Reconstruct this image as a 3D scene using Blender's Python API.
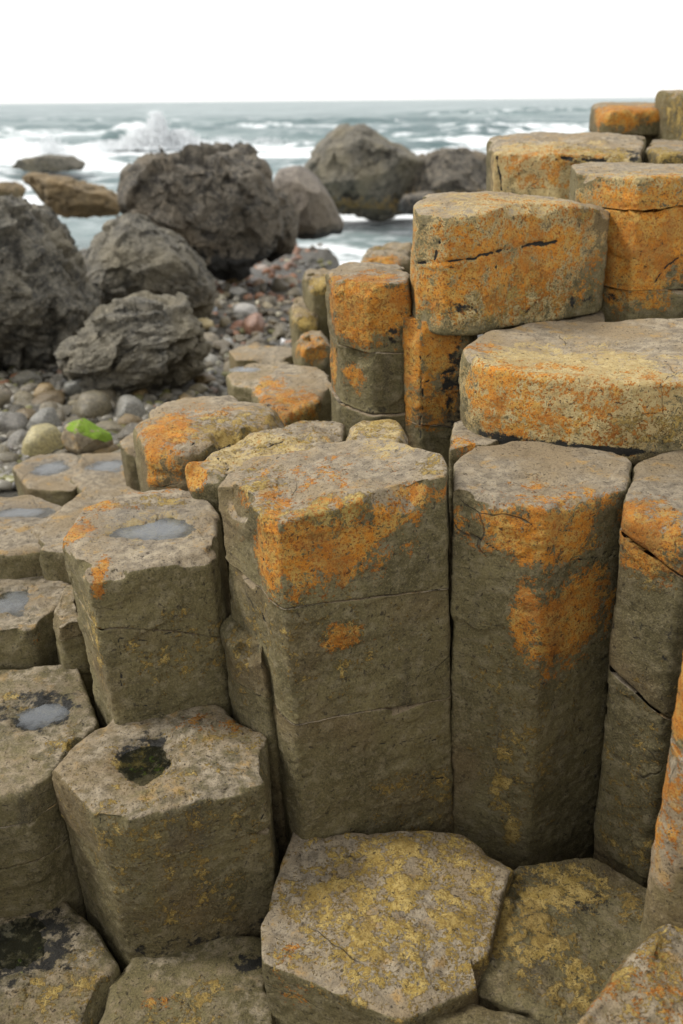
import bpy, math, random
import numpy as np
from mathutils import Matrix, Vector

for o in list(bpy.data.objects):
    bpy.data.objects.remove(o)
random.seed(7)
RNG = np.random.default_rng(7)
scn = bpy.context.scene
COL = scn.collection

# ------------------------------------------------------------------ camera
W, H = 683, 1024
FPX = 887.0
PITCH = math.radians(24.9)
ROLL = 0.0095
CAMZ = 2.5                       # eye height above the sea
cam = bpy.data.cameras.new('camera')
camo = bpy.data.objects.new('camera', cam)
COL.objects.link(camo)
Rv = np.array([1.0, 0, 0]); Fv = np.array([0, math.cos(PITCH), -math.sin(PITCH)]); Uv = np.array([0, math.sin(PITCH), math.cos(PITCH)])
Rc = Rv * math.cos(ROLL) - Uv * math.sin(ROLL)
Uc = Uv * math.cos(ROLL) + Rv * math.sin(ROLL)
m = Matrix.Identity(4)
for i in range(3):
    m[i][0] = Rc[i]; m[i][1] = Uc[i]; m[i][2] = -Fv[i]
m[2][3] = CAMZ
camo.matrix_world = m
cam.sensor_fit = 'VERTICAL'; cam.sensor_height = 36; cam.sensor_width = 24
cam.lens = 36 * FPX / 1024
cam.clip_start = 0.05; cam.clip_end = 20000
cam.dof.use_dof = True; cam.dof.focus_distance = 2.0; cam.dof.aperture_fstop = 2.8
cam.dof.aperture_blades = 7
scn.camera = camo

# ------------------------------------------------------------------ sky, sun, exposure
SUN_EL, SUN_AZ = math.radians(46), math.radians(-82)    # azimuth measured clockwise from +Y
world = bpy.data.worlds.new("World"); scn.world = world; world.use_nodes = True
nt = world.node_tree
bg = nt.nodes['Background']
sky = nt.nodes.new('ShaderNodeTexSky'); sky.sky_type = 'NISHITA'; sky.sun_disc = False
sky.sun_elevation = SUN_EL; sky.sun_rotation = SUN_AZ
mixc = nt.nodes.new('ShaderNodeMix'); mixc.data_type = 'RGBA'
mixc.inputs['Factor'].default_value = 0.85
mixc.inputs['B'].default_value = (10.6, 10.5, 10.3, 1)      # even white cloud cover
nt.links.new(sky.outputs[0], mixc.inputs['A'])
nt.links.new(mixc.outputs['Result'], bg.inputs['Color'])
bg.inputs['Strength'].default_value = 0.102
sun = bpy.data.lights.new('sun', 'SUN'); suno = bpy.data.objects.new('sun', sun); COL.objects.link(suno)
sun.energy = 2.5; sun.angle = math.radians(12); sun.color = (1, .96, .9)
sd = Vector((math.sin(SUN_AZ) * math.cos(SUN_EL), math.cos(SUN_AZ) * math.cos(SUN_EL), math.sin(SUN_EL)))
suno.rotation_euler = (-sd).to_track_quat('-Z', 'Y').to_euler()
scn.view_settings.view_transform = 'Standard'
scn.view_settings.look = 'None'
scn.view_settings.gamma = 1
scn.view_settings.exposure = 0.32

# ------------------------------------------------------------------ pixel <-> world (all heights z relative to the camera until built)
def ray(px, py):
    d = Fv + Rc * (px - W / 2) / FPX + Uc * (H / 2 - py) / FPX
    return d
def onz(px, py, z, plane=None):
    """point where the sight line meets the height z (or a tilted plane z0,tx,ty,cx,cy)"""
    d = ray(px, py)
    if plane is None:
        t = z / d[2]
    else:
        z0, tx, ty, cx, cy = plane
        t = (z0 - tx * cx - ty * cy) / (d[2] - tx * d[0] - ty * d[1])
    return d * t
def onY(px, py, Y):
    d = ray(px, py); return d * (Y / d[1])
def project(P):
    d = P @ Fv
    return W / 2 + FPX * (P @ Rc) / d, H / 2 - FPX * (P @ Uc) / d, d

# ------------------------------------------------------------------ numpy noise
def _h(ix, iy, iz, seed=0):
    h = (ix.astype(np.uint32) * np.uint32(374761393)) ^ (iy.astype(np.uint32) * np.uint32(668265263)) ^ (iz.astype(np.uint32) * np.uint32(2147483647 - 5 * seed - 101)) 
    h = h + np.uint32((seed * 974634777) & 0xffffffff)
    h = (h ^ (h >> np.uint32(13))) * np.uint32(1274126177)
    h = (h ^ (h >> np.uint32(15))) * np.uint32(2246822519)
    h = h ^ (h >> np.uint32(16))
    return h.astype(np.float32) / np.float32(4294967295.0)
def vnoise(P, s, seed=0):
    """value noise in -1..1; P (n,3); s scalar or 3 scales"""
    Q = P * np.asarray(s, dtype=np.float64)
    Q = Q + 1000.0
    I = np.floor(Q).astype(np.int64); F = (Q - I).astype(np.float32)
    F = F * F * F * (F * (F * 6 - 15) + 10)
    x, y, z = I[:, 0], I[:, 1], I[:, 2]; fx, fy, fz = F[:, 0], F[:, 1], F[:, 2]
    def L(a, b, t): return a + (b - a) * t
    c = [[[_h(x + i, y + j, z + k, seed) for k in (0, 1)] for j in (0, 1)] for i in (0, 1)]
    r = L(L(L(c[0][0][0], c[1][0][0], fx), L(c[0][1][0], c[1][1][0], fx), fy),
          L(L(c[0][0][1], c[1][0][1], fx), L(c[0][1][1], c[1][1][1], fx), fy), fz)
    return r * 2 - 1
def fbm(P, s, oct=4, seed=0, rough=.5):
    r = 0; a = 1.0; t = 0; s = np.asarray(s, dtype=float)
    for i in range(oct):
        r = r + a * vnoise(P, s, seed + i * 17); t += a; a *= rough; s = s * 2.03
    return r / t
def worley(P, s, seed=0):
    Q = P * np.asarray(s, dtype=np.float64) + 500.0
    I = np.floor(Q).astype(np.int64)
    d1 = np.full(len(P), 9.0); d2 = np.full(len(P), 9.0)
    for i in (-1, 0, 1):
        for j in (-1, 0, 1):
            for k in (-1, 0, 1):
                c = I + np.array([i, j, k])
                f = np.stack([_h(c[:, 0], c[:, 1], c[:, 2], seed + q) for q in (1, 2, 3)], 1)
                d = np.linalg.norm(c + f - Q, axis=1)
                d2 = np.minimum(d2, np.maximum(d, d1)); d1 = np.minimum(d1, d)
    return d1, d2
def cells(P, s, seed=0):
    'random height per cell: blocky, broken rock'
    Q = P * np.asarray(s, dtype=np.float64) + 500.0
    I = np.floor(Q).astype(np.int64); d1 = np.full(len(P), 9.0); v = np.zeros(len(P))
    for i in (-1, 0, 1):
        for j in (-1, 0, 1):
            for k in (-1, 0, 1):
                c = I + np.array([i, j, k])
                f = np.stack([_h(c[:, 0], c[:, 1], c[:, 2], seed + q) for q in (1, 2, 3)], 1)
                dv = f + c - Q; d = np.linalg.norm(dv, axis=1)
                g = _h(c[:, 0], c[:, 1], c[:, 2], seed + 9) + .8 * ((dv * (f - .5)).sum(1))
                m = d < d1; v = np.where(m, g, v); d1 = np.minimum(d1, d)
    return v

# ------------------------------------------------------------------ mesh helpers
def mkmesh(name, V, quads, tris=None, attrs=None, mat=None, smooth=True):
    me = bpy.data.meshes.new(name)
    nq = 0 if quads is None else len(quads); ntri = 0 if tris is None else len(tris)
    me.vertices.add(len(V)); me.vertices.foreach_set('co', np.asarray(V, dtype=np.float32).ravel())
    loops = []
    if nq: loops.append(np.asarray(quads).ravel())
    if ntri: loops.append(np.asarray(tris).ravel())
    loops = np.concatenate(loops).astype(np.int32)
    me.loops.add(len(loops)); me.loops.foreach_set('vertex_index', loops)
    me.polygons.add(nq + ntri)
    st = np.concatenate([np.arange(nq) * 4, nq * 4 + np.arange(ntri) * 3]).astype(np.int32)
    me.polygons.foreach_set('loop_start', st)
    me.polygons.foreach_set('use_smooth', np.full(nq + ntri, smooth))
    me.update(calc_edges=True)
    if attrs:
        for k, a in attrs.items():
            at = me.attributes.new(k, 'FLOAT', 'POINT'); at.data.foreach_set('value', np.asarray(a, dtype=np.float32))
    if mat: me.materials.append(mat)
    return me
def normals(V, quads, tris=None):
    N = np.zeros_like(V)
    fs = [quads] + ([tris] if tris is not None and len(tris) else [])
    for f in fs:
        f = np.asarray(f)
        n = np.cross(V[f[:, 2]] - V[f[:, 0]], V[f[:, -1]] - V[f[:, 1]]) if f.shape[1] == 4 else np.cross(V[f[:, 1]] - V[f[:, 0]], V[f[:, 2]] - V[f[:, 0]])
        for q in range(f.shape[1]):
            for a in range(3):
                N[:, a] += np.bincount(f[:, q], weights=n[:, a], minlength=len(V))
    return N / (np.linalg.norm(N, axis=1, keepdims=True) + 1e-12)
def link(name, me, loc=(0, 0, 0), parent=None, **tags):
    o = bpy.data.objects.new(name, me); COL.objects.link(o)
    o.location = loc
    if parent: o.parent = parent
    for k, v in tags.items():
        if v is not None: o[k] = v
    return o
OFF = np.array([0, 0, CAMZ])

# ------------------------------------------------------------------ node helpers and materials
class NT:
    def __init__(s, mat):
        mat.use_nodes = True; s.t = mat.node_tree; s.t.nodes.clear()
        s.out = s.n('ShaderNodeOutputMaterial')
    def n(s, ty, **kw):
        nd = s.t.nodes.new(ty)
        for k, v in kw.items(): setattr(nd, k, v)
        return nd
    def l(s, a, b): s.t.links.new(a, b)
    def put(s, sock, v):
        if hasattr(v, 'links') or hasattr(v, 'is_output'): s.l(v, sock)
        elif isinstance(v, (tuple, list)): sock.default_value = tuple(v) if len(v) != 3 or sock.type == 'VECTOR' else (*v, 1)
        else: sock.default_value = v
    def math(s, op, a, b=None, c=None, clamp=False):
        nd = s.n('ShaderNodeMath', operation=op); nd.use_clamp = clamp
        s.put(nd.inputs[0], a)
        if b is not None: s.put(nd.inputs[1], b)
        if c is not None: s.put(nd.inputs[2], c)
        return nd.outputs[0]
    def mix(s, f, a, b, blend='MIX'):
        nd = s.n('ShaderNodeMix', data_type='RGBA', blend_type=blend)
        s.put(nd.inputs['Factor'], f); s.put(nd.inputs['A'], a); s.put(nd.inputs['B'], b)
        return nd.outputs['Result']
    def noise(s, vec, scale, detail=5, rough=.6, dist=0):
        nd = s.n('ShaderNodeTexNoise'); s.l(vec, nd.inputs['Vector'])
        nd.inputs['Scale'].default_value = scale; nd.inputs['Detail'].default_value = detail
        nd.inputs['Roughness'].default_value = rough; nd.inputs['Distortion'].default_value = dist
        return nd.outputs['Fac']
    def vor(s, vec, scale, feat='F1'):
        nd = s.n('ShaderNodeTexVoronoi', feature=feat); s.l(vec, nd.inputs['Vector']); nd.inputs['Scale'].default_value = scale
        return nd.outputs['Distance']
    def attr(s, name): return s.n('ShaderNodeAttribute', attribute_name=name).outputs['Fac']
    def ss(s, x, a, b, lo=0, hi=1):
        nd = s.n('ShaderNodeMapRange', interpolation_type='SMOOTHSTEP'); s.put(nd.inputs[0], x)
        nd.inputs[1].default_value = a; nd.inputs[2].default_value = b; nd.inputs[3].default_value = lo; nd.inputs[4].default_value = hi
        return nd.outputs[0]
    def mapping(s, vec, scale):
        nd = s.n('ShaderNodeMapping'); s.l(vec, nd.inputs[0]); nd.inputs['Scale'].default_value = scale
        return nd.outputs[0]
    def coords(s):
        tc = s.n('ShaderNodeTexCoord').outputs['Object']
        oi = s.n('ShaderNodeObjectInfo').outputs['Random']
        add = s.n('ShaderNodeVectorMath', operation='ADD'); s.l(tc, add.inputs[0])
        k = s.math('MULTIPLY', oi, 37.0)
        cb = s.n('ShaderNodeCombineXYZ'); s.l(k, cb.inputs[0]); s.l(k, cb.inputs[2])
        s.l(cb.outputs[0], add.inputs[1])
        return add.outputs[0]

def srgb(r, g, b):
    f = lambda c: (c / 255 / 12.92) if c / 255 <= .04045 else ((c / 255 + .055) / 1.055) ** 2.4
    return (f(r), f(g), f(b))

def basalt_material():
    mat = bpy.data.materials.new('basalt'); s = NT(mat); c = s.coords()
    n1 = s.noise(c, 5, 5, .6); n2 = s.noise(c, 38, 6, .65); n3 = s.noise(c, 230, 4, .7)
    st = s.noise(s.mapping(c, (6, 6, 60)), 1.6, 5, .6)
    fine = s.noise(c, 640, 3, .7)
    # bare stone: olive brown on the faces, mauve grey on the trodden tops
    side = s.mix(s.ss(n1, .35, .65), (.094, .081, .034), (.172, .147, .066))
    side = s.mix(s.ss(n2, .45, .70), side, (.225, .195, .115))
    side = s.mix(s.ss(st, .28, .44, .55, 0), side, (.06, .05, .032))
    drip = s.noise(s.mapping(c, (5, 5, .8)), 1.7, 5, .65)
    side = s.mix(s.ss(drip, .54, .70, 0, .7), side, (.062, .055, .036)); side = s.mix(s.ss(drip, .44, .30, 0, .55), side, (.23, .195, .11))
    blot = s.noise(c, 2.6, 3, .5); side = s.mix(s.ss(blot, .5, .68, 0, .6), side, (.15, .10, .048))
    top = s.mix(s.ss(n2, .35, .65), (.19, .160, .120), (.385, .33, .24))
    top = s.mix(s.ss(n1, .42, .62), top, (.27, .21, .13)); top = s.mix(s.ss(s.noise(c, 15, 6, .7), .54, .66), top, (.38, .25, .10))
    gm = s.ss(s.math('ADD', s.attr('grey'), s.math('MULTIPLY', s.math('SUBTRACT', n2, .5), .8)), .35, .65)
    col = s.mix(gm, side, top)
    # fine mineral speckle
    col = s.mix(s.math('MULTIPLY', s.ss(n3, .50, .70), .55), col, (.34, .28, .15))
    col = s.mix(s.math('MULTIPLY', s.ss(n3, .47, .33), .75), col, (.06, .05, .035))
    col = s.mix(s.math('MULTIPLY', s.ss(fine, .55, .75), .35), col, (.46, .38, .22))
    v = s.noise(c, 34, 7, .75); v2 = s.noise(c, 150, 4, .7); v3 = s.noise(c, 420, 2, .7)
    def lay(col, name, k, width, c1, c2, c3, sc=1.0):
        a = s.attr(name)
        nn = s.math('ADD', s.math('MULTIPLY', s.noise(c, 24 * sc, 6, .74, .3), .62), s.math('MULTIPLY', v2, .38))
        m_ = s.ss(s.math('ADD', a, s.math('MULTIPLY', s.math('SUBTRACT', nn, .5), k)), .5 - width, .5 + width)
        m_ = s.math('MULTIPLY', m_, s.ss(a, .02, .15))
        cc = s.mix(s.ss(v, .42, .58), c1, c2); cc = s.mix(s.ss(s.noise(c, 9, 4, .6), .46, .62, 0, .55), cc, c3)
        cc = s.mix(s.ss(v2, .52, .60), cc, c3)
        cc = s.mix(s.math('MULTIPLY', s.ss(v3, .55, .7), .5), cc, (.56, .42, .13))
        # old dead lichen wears through to the stone in specks
        m_ = s.math('MULTIPLY', m_, s.ss(s.math('ADD', v2, s.math('MULTIPLY', a, .10)), .42, .47))
        return s.mix(m_, col, cc), m_
    col, mp = lay(col, 'pale', 3.2, .08, (.40, .31, .14), (.48, .39, .20), (.32, .23, .10), .8)
    col, my = lay(col, 'ochre', 3.8, .06, (.33, .235, .06), (.47, .355, .125), (.20, .13, .035))
    col, mo = lay(col, 'orange', 3.7, .07, (.52, .205, .018), (.46, .285, .070), (.27, .095, .016), .8)
    # hairline cracks that come and go
    wv = s.n('ShaderNodeVectorMath', operation='ADD'); nn_ = s.n('ShaderNodeTexNoise'); s.l(c, nn_.inputs['Vector']); nn_.inputs['Scale'].default_value = 9
    sc_ = s.n('ShaderNodeVectorMath', operation='SCALE'); s.l(nn_.outputs['Color'], sc_.inputs[0]); sc_.inputs['Scale'].default_value = .07
    s.l(c, wv.inputs[0]); s.l(sc_.outputs[0], wv.inputs[1])
    ve = s.vor(s.mapping(wv.outputs[0], (1, 1, 1.7)), 3.6, 'DISTANCE_TO_EDGE')
    hair = s.math('MULTIPLY', s.ss(ve, .0075, .001), s.ss(s.noise(c, 3.1, 3, .5), .58, .66))
    col = s.mix(s.math('MULTIPLY', hair, .65), col, (.03, .025, .018))
    # little pits scattered over lichen and stone
    pit = s.ss(s.noise(c, 95, 3, .6, .6), .375, .31)
    col = s.mix(s.math('MULTIPLY', pit, .75), col, (.045, .036, .025))
    d = s.attr('dark')
    dm = s.ss(s.math('ADD', d, s.math('MULTIPLY', s.math('SUBTRACT', s.noise(c, 30, 7, .7), .5), 2.2)), .4, .62)
    col = s.mix(dm, col, (.022, .021, .017))
    g = s.attr('green')
    gm2 = s.ss(s.math('ADD', g, s.math('MULTIPLY', s.math('SUBTRACT', s.noise(c, 22, 6, .7), .5), 2.0)), .42, .6)
    col = s.mix(gm2, col, s.mix(s.ss(n3, .4, .6), (.10, .19, .012), (.22, .34, .03)))
    # tone per stone; low tones also put shade into the foot and right stones
    hue = s.attr('tone')
    col = s.mix(1.0, col, s.mix(hue, (.66, .64, .62), (1.25, 1.22, 1.18)), 'MULTIPLY')
    wet = s.attr('wet')
    col = s.mix(s.math('MULTIPLY', wet, .55), col, s.mix(1.0, col, (.42, .43, .44), 'MULTIPLY'))
    p = s.n('ShaderNodeBsdfPrincipled'); s.l(col, p.inputs['Base Color'])
    s.l(s.math('SUBTRACT', s.math('ADD', .74, s.math('MULTIPLY', n2, .2)), s.math('MULTIPLY', wet, .62)), p.inputs['Roughness'])
    p.inputs['Specular IOR Level'].default_value = .32
    h = s.math('ADD', s.math('MULTIPLY', n3, .6), s.math('MULTIPLY', n2, .9))
    h = s.math('ADD', h, s.math('MULTIPLY', st, .28)); h = s.math('SUBTRACT', h, s.math('MULTIPLY', hair, .8))
    h = s.math('ADD', h, s.math('MULTIPLY', fine, .30))
    h = s.math('SUBTRACT', h, s.math('MULTIPLY', pit, .5))
    h = s.math('ADD', h, s.math('MULTIPLY', my, .8))
    h = s.math('ADD', h, s.math('MULTIPLY', mo, .16))
    b = s.n('ShaderNodeBump'); b.inputs['Strength'].default_value = .9; b.inputs['Distance'].default_value = .006
    s.l(h, b.inputs['Height']); s.l(b.outputs[0], p.inputs['Normal'])
    s.l(p.outputs[0], s.out.inputs[0])
    return mat
BASALT = basalt_material()

def boulder_material(name, dark, mid, pale, warm, scale=1.0):
    mat = bpy.data.materials.new(name); s = NT(mat); c = s.coords()
    n1 = s.noise(c, 1.3 * scale, 5, .6); n2 = s.noise(c, 9 * scale, 6, .65); n3 = s.noise(c, 45 * scale, 4, .65)
    cav = s.attr('cavity')
    col = s.mix(s.ss(n2, .35, .62), dark, mid)
    col = s.mix(s.ss(n1, .45, .68), col, warm)
    col = s.mix(s.math('MULTIPLY', s.ss(n3, .52, .68), .7), col, pale)
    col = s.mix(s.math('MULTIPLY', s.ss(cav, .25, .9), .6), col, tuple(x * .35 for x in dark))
    col = s.mix(s.ss(s.math('ADD', s.attr('dark'), s.math('MULTIPLY', s.math('SUBTRACT', n2, .5), 1.5)), .4, .6), col, (.018, .017, .014))
    col = s.mix(s.ss(s.math('ADD', s.attr('orange'), s.math('MULTIPLY', s.math('SUBTRACT', n2, .5), 1.6)), .4, .6), col, (.30, .20, .07))
    p = s.n('ShaderNodeBsdfPrincipled'); s.l(col, p.inputs['Base Color'])
    s.l(s.math('SUBTRACT', s.math('ADD', .55, s.math('MULTIPLY', n3, .4)), s.math('MULTIPLY', s.attr('dark'), .3)), p.inputs['Roughness'])
    p.inputs['Specular IOR Level'].default_value = .4
    b = s.n('ShaderNodeBump'); b.inputs['Strength'].default_value = 1; b.inputs['Distance'].default_value = .05 / scale
    s.l(s.math('ADD', s.math('MULTIPLY', n2, 1.0), s.math('MULTIPLY', n3, .4)), b.inputs['Height'])
    s.l(b.outputs[0], p.inputs['Normal']); s.l(p.outputs[0], s.out.inputs[0])
    return mat
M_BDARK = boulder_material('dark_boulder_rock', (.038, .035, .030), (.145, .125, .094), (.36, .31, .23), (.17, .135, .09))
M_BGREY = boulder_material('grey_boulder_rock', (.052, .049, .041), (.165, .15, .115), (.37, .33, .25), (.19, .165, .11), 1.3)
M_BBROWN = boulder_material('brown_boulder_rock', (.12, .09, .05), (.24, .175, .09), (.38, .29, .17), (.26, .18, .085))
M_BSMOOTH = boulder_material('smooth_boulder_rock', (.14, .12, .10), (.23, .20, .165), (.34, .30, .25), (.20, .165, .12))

def cobble_material():
    mat = bpy.data.materials.new('cobble_stone'); s = NT(mat); c = s.coords()
    oc = s.n('ShaderNodeObjectInfo').outputs['Color']
    n1 = s.noise(c, 9, 5, .6); n2 = s.noise(c, 60, 4, .6)
    col = s.mix(s.ss(n1, .3, .7), s.mix(1, oc, (.6, .6, .6), 'MULTIPLY'), s.mix(1, oc, (1.35, 1.32, 1.25), 'MULTIPLY'))
    col = s.mix(s.math('MULTIPLY', s.ss(n2, .55, .7), .4), col, (.45, .42, .34))
    p = s.n('ShaderNodeBsdfPrincipled'); s.l(col, p.inputs['Base Color']); p.inputs['Roughness'].default_value = .32
    b = s.n('ShaderNodeBump'); b.inputs['Strength'].default_value = .8; b.inputs['Distance'].default_value = .01
    s.l(n1, b.inputs['Height']); s.l(b.outputs[0], p.inputs['Normal']); s.l(p.outputs[0], s.out.inputs[0])
    return mat
M_COBBLE = cobble_material()

def shingle_material(name='shingle'):
    mat = bpy.data.materials.new(name); s = NT(mat)
    c = s.n('ShaderNodeTexCoord').outputs['Object']
    a = s.attr('tone'); a2 = s.attr('warm')
    n = s.noise(c, 14, 5, .65)
    col = s.mix(a, (.040, .036, .027), (.22, .20, .155))
    col = s.mix(s.ss(a2, .80, .84), col, (.26, .13, .07))
    col = s.mix(s.ss(a2, .93, .94), col, (.42, .38, .27))
    col = s.mix(s.ss(a2, .12, .06), col, (.17, .16, .055))
    col = s.mix(1, col, s.mix(n, (.6, .6, .6), (1.35, 1.35, 1.35)), 'MULTIPLY')
    p = s.n('ShaderNodeBsdfPrincipled'); s.l(col, p.inputs['Base Color']); p.inputs['Roughness'].default_value = .45
    s.l(p.outputs[0], s.out.inputs[0])
    return mat
M_SHINGLE = shingle_material()

def ground_material():
    mat = bpy.data.materials.new('beach_ground'); s = NT(mat)
    c = s.n('ShaderNodeTexCoord').outputs['Object']
    n = s.noise(c, 5, 6, .65); n2 = s.noise(c, 40, 5, .65)
    col = s.mix(n, (.03, .027, .02), (.09, .08, .06)); col = s.mix(s.ss(n2, .5, .7), col, (.13, .11, .07))
    p = s.n('ShaderNodeBsdfPrincipled'); s.l(col, p.inputs['Base Color']); p.inputs['Roughness'].default_value = .5
    b = s.n('ShaderNodeBump'); b.inputs['Distance'].default_value = .03
    s.l(n2, b.inputs['Height']); s.l(b.outputs[0], p.inputs['Normal']); s.l(p.outputs[0], s.out.inputs[0])
    return mat
M_GROUND = ground_material()

def sea_material():
    mat = bpy.data.materials.new('sea_water'); s = NT(mat)
    c = s.n('ShaderNodeTexCoord').outputs['Object']
    w1 = s.noise(s.mapping(c, (.5, 1.1, 1)), .55, 6, .6); w2 = s.noise(s.mapping(c, (1, 1.8, 1)), 2.5, 5, .6)
    wide = s.noise(s.mapping(c, (.02, .09, 1)), 1.0, 5, .62)
    col = s.mix(s.ss(wide, .38, .62), (.095, .150, .155), (.225, .285, .285))
    foam = s.attr('foam')
    fn = s.math('ADD', s.math('MULTIPLY', s.noise(s.mapping(c, (.35, 1.0, 1)), 1.6, 8, .72), .6), s.math('MULTIPLY', s.noise(s.mapping(c, (.05, .3, 1)), 1.0, 5, .6), .4))
    fm = s.ss(s.math('ADD', foam, s.math('MULTIPLY', s.math('SUBTRACT', fn, .5), 3.6)), .40, .74)
    col2 = s.mix(fm, col, (.80, .83, .84))
    p = s.n('ShaderNodeBsdfPrincipled'); s.l(col2, p.inputs['Base Color'])
    s.l(s.math('ADD', .28, s.math('MULTIPLY', fm, .6)), p.inputs['Roughness'])
    p.inputs['IOR'].default_value = 1.333; p.inputs['Specular IOR Level'].default_value = .42
    b = s.n('ShaderNodeBump'); b.inputs['Distance'].default_value = .6; b.inputs['Strength'].default_value = .8
    s.l(s.math('ADD', s.math('MULTIPLY', w1, 1.0), s.math('MULTIPLY', w2, .25)), b.inputs['Height'])
    s.l(b.outputs[0], p.inputs['Normal']); s.l(p.outputs[0], s.out.inputs[0])
    return mat
M_SEA = sea_material()
def simple(name, col, rough, bump=None):
    mat = bpy.data.materials.new(name); s = NT(mat); c = s.n('ShaderNodeTexCoord').outputs['Object']
    p = s.n('ShaderNodeBsdfPrincipled')
    n = s.noise(c, 12, 5, .6)
    s.l(s.mix(n, tuple(x * .8 for x in col), tuple(min(1, x * 1.15) for x in col)), p.inputs['Base Color'])
    p.inputs['Roughness'].default_value = rough
    if bump:
        b = s.n('ShaderNodeBump'); b.inputs['Distance'].default_value = bump; s.l(s.noise(c, 40, 5, .6), b.inputs['Height']); s.l(b.outputs[0], p.inputs['Normal'])
    s.l(p.outputs[0], s.out.inputs[0]); return mat
M_SPRAY = simple('spray_white', (.82, .84, .85), .9)
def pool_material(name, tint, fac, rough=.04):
    """thin standing water: clear film with a diffuse tint and a sky mirror on top"""
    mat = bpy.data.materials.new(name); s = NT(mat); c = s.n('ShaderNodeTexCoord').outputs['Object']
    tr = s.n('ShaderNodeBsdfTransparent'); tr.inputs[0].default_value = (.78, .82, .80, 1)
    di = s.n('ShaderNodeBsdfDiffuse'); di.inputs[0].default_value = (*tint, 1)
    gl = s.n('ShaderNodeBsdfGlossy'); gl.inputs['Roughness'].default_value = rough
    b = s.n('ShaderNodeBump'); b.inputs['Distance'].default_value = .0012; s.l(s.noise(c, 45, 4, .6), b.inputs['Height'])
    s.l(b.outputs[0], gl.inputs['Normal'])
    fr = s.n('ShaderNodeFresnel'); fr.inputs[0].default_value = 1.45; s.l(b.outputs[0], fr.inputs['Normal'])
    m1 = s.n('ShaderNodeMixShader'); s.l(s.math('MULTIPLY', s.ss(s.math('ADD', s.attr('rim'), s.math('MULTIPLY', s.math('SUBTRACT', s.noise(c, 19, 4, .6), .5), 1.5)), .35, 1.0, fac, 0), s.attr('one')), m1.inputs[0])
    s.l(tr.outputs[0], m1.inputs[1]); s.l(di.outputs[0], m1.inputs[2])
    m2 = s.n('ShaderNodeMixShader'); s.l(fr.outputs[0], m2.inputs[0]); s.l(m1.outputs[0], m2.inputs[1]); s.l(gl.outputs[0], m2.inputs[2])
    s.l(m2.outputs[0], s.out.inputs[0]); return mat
M_POOL = pool_material('sky_tinted_pool_water', (.43, .455, .475), .24)  # pale diffuse tint painted in for the bright sky reflection
M_POOLD = pool_material('dark_pool_water', (.06, .055, .02), .10)

# ------------------------------------------------------------------ columns
CHAN = ('orange', 'ochre', 'grey', 'dark', 'pale', 'green', 'wet', 'tone')
def resample(poly, ds, rc):
    P = np.asarray(poly, float); Q = np.roll(P, -1, 0); L = np.linalg.norm(Q - P, axis=1)
    per = L.sum(); n = max(24, int(per / ds)); t = np.linspace(0, per, n, endpoint=False)
    cum = np.concatenate([[0], np.cumsum(L)]); i = np.clip(np.searchsorted(cum, t, 'right') - 1, 0, len(P) - 1)
    f = ((t - cum[i]) / L[i])[:, None]; R = P[i] * (1 - f) + Q[i] * f
    sg = rc / (per / n); k = int(max(1, math.ceil(3 * sg)))
    w = np.exp(-.5 * (np.arange(-k, k + 1) / max(sg, .3)) ** 2); w /= w.sum()
    S = sum(w[j + k] * np.roll(R, j, 0) for j in range(-k, k + 1))
    return S
def signed_area(P): return .5 * np.sum(P[:, 0] * np.roll(P[:, 1], -1) - np.roll(P[:, 0], -1) * P[:, 1])

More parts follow.
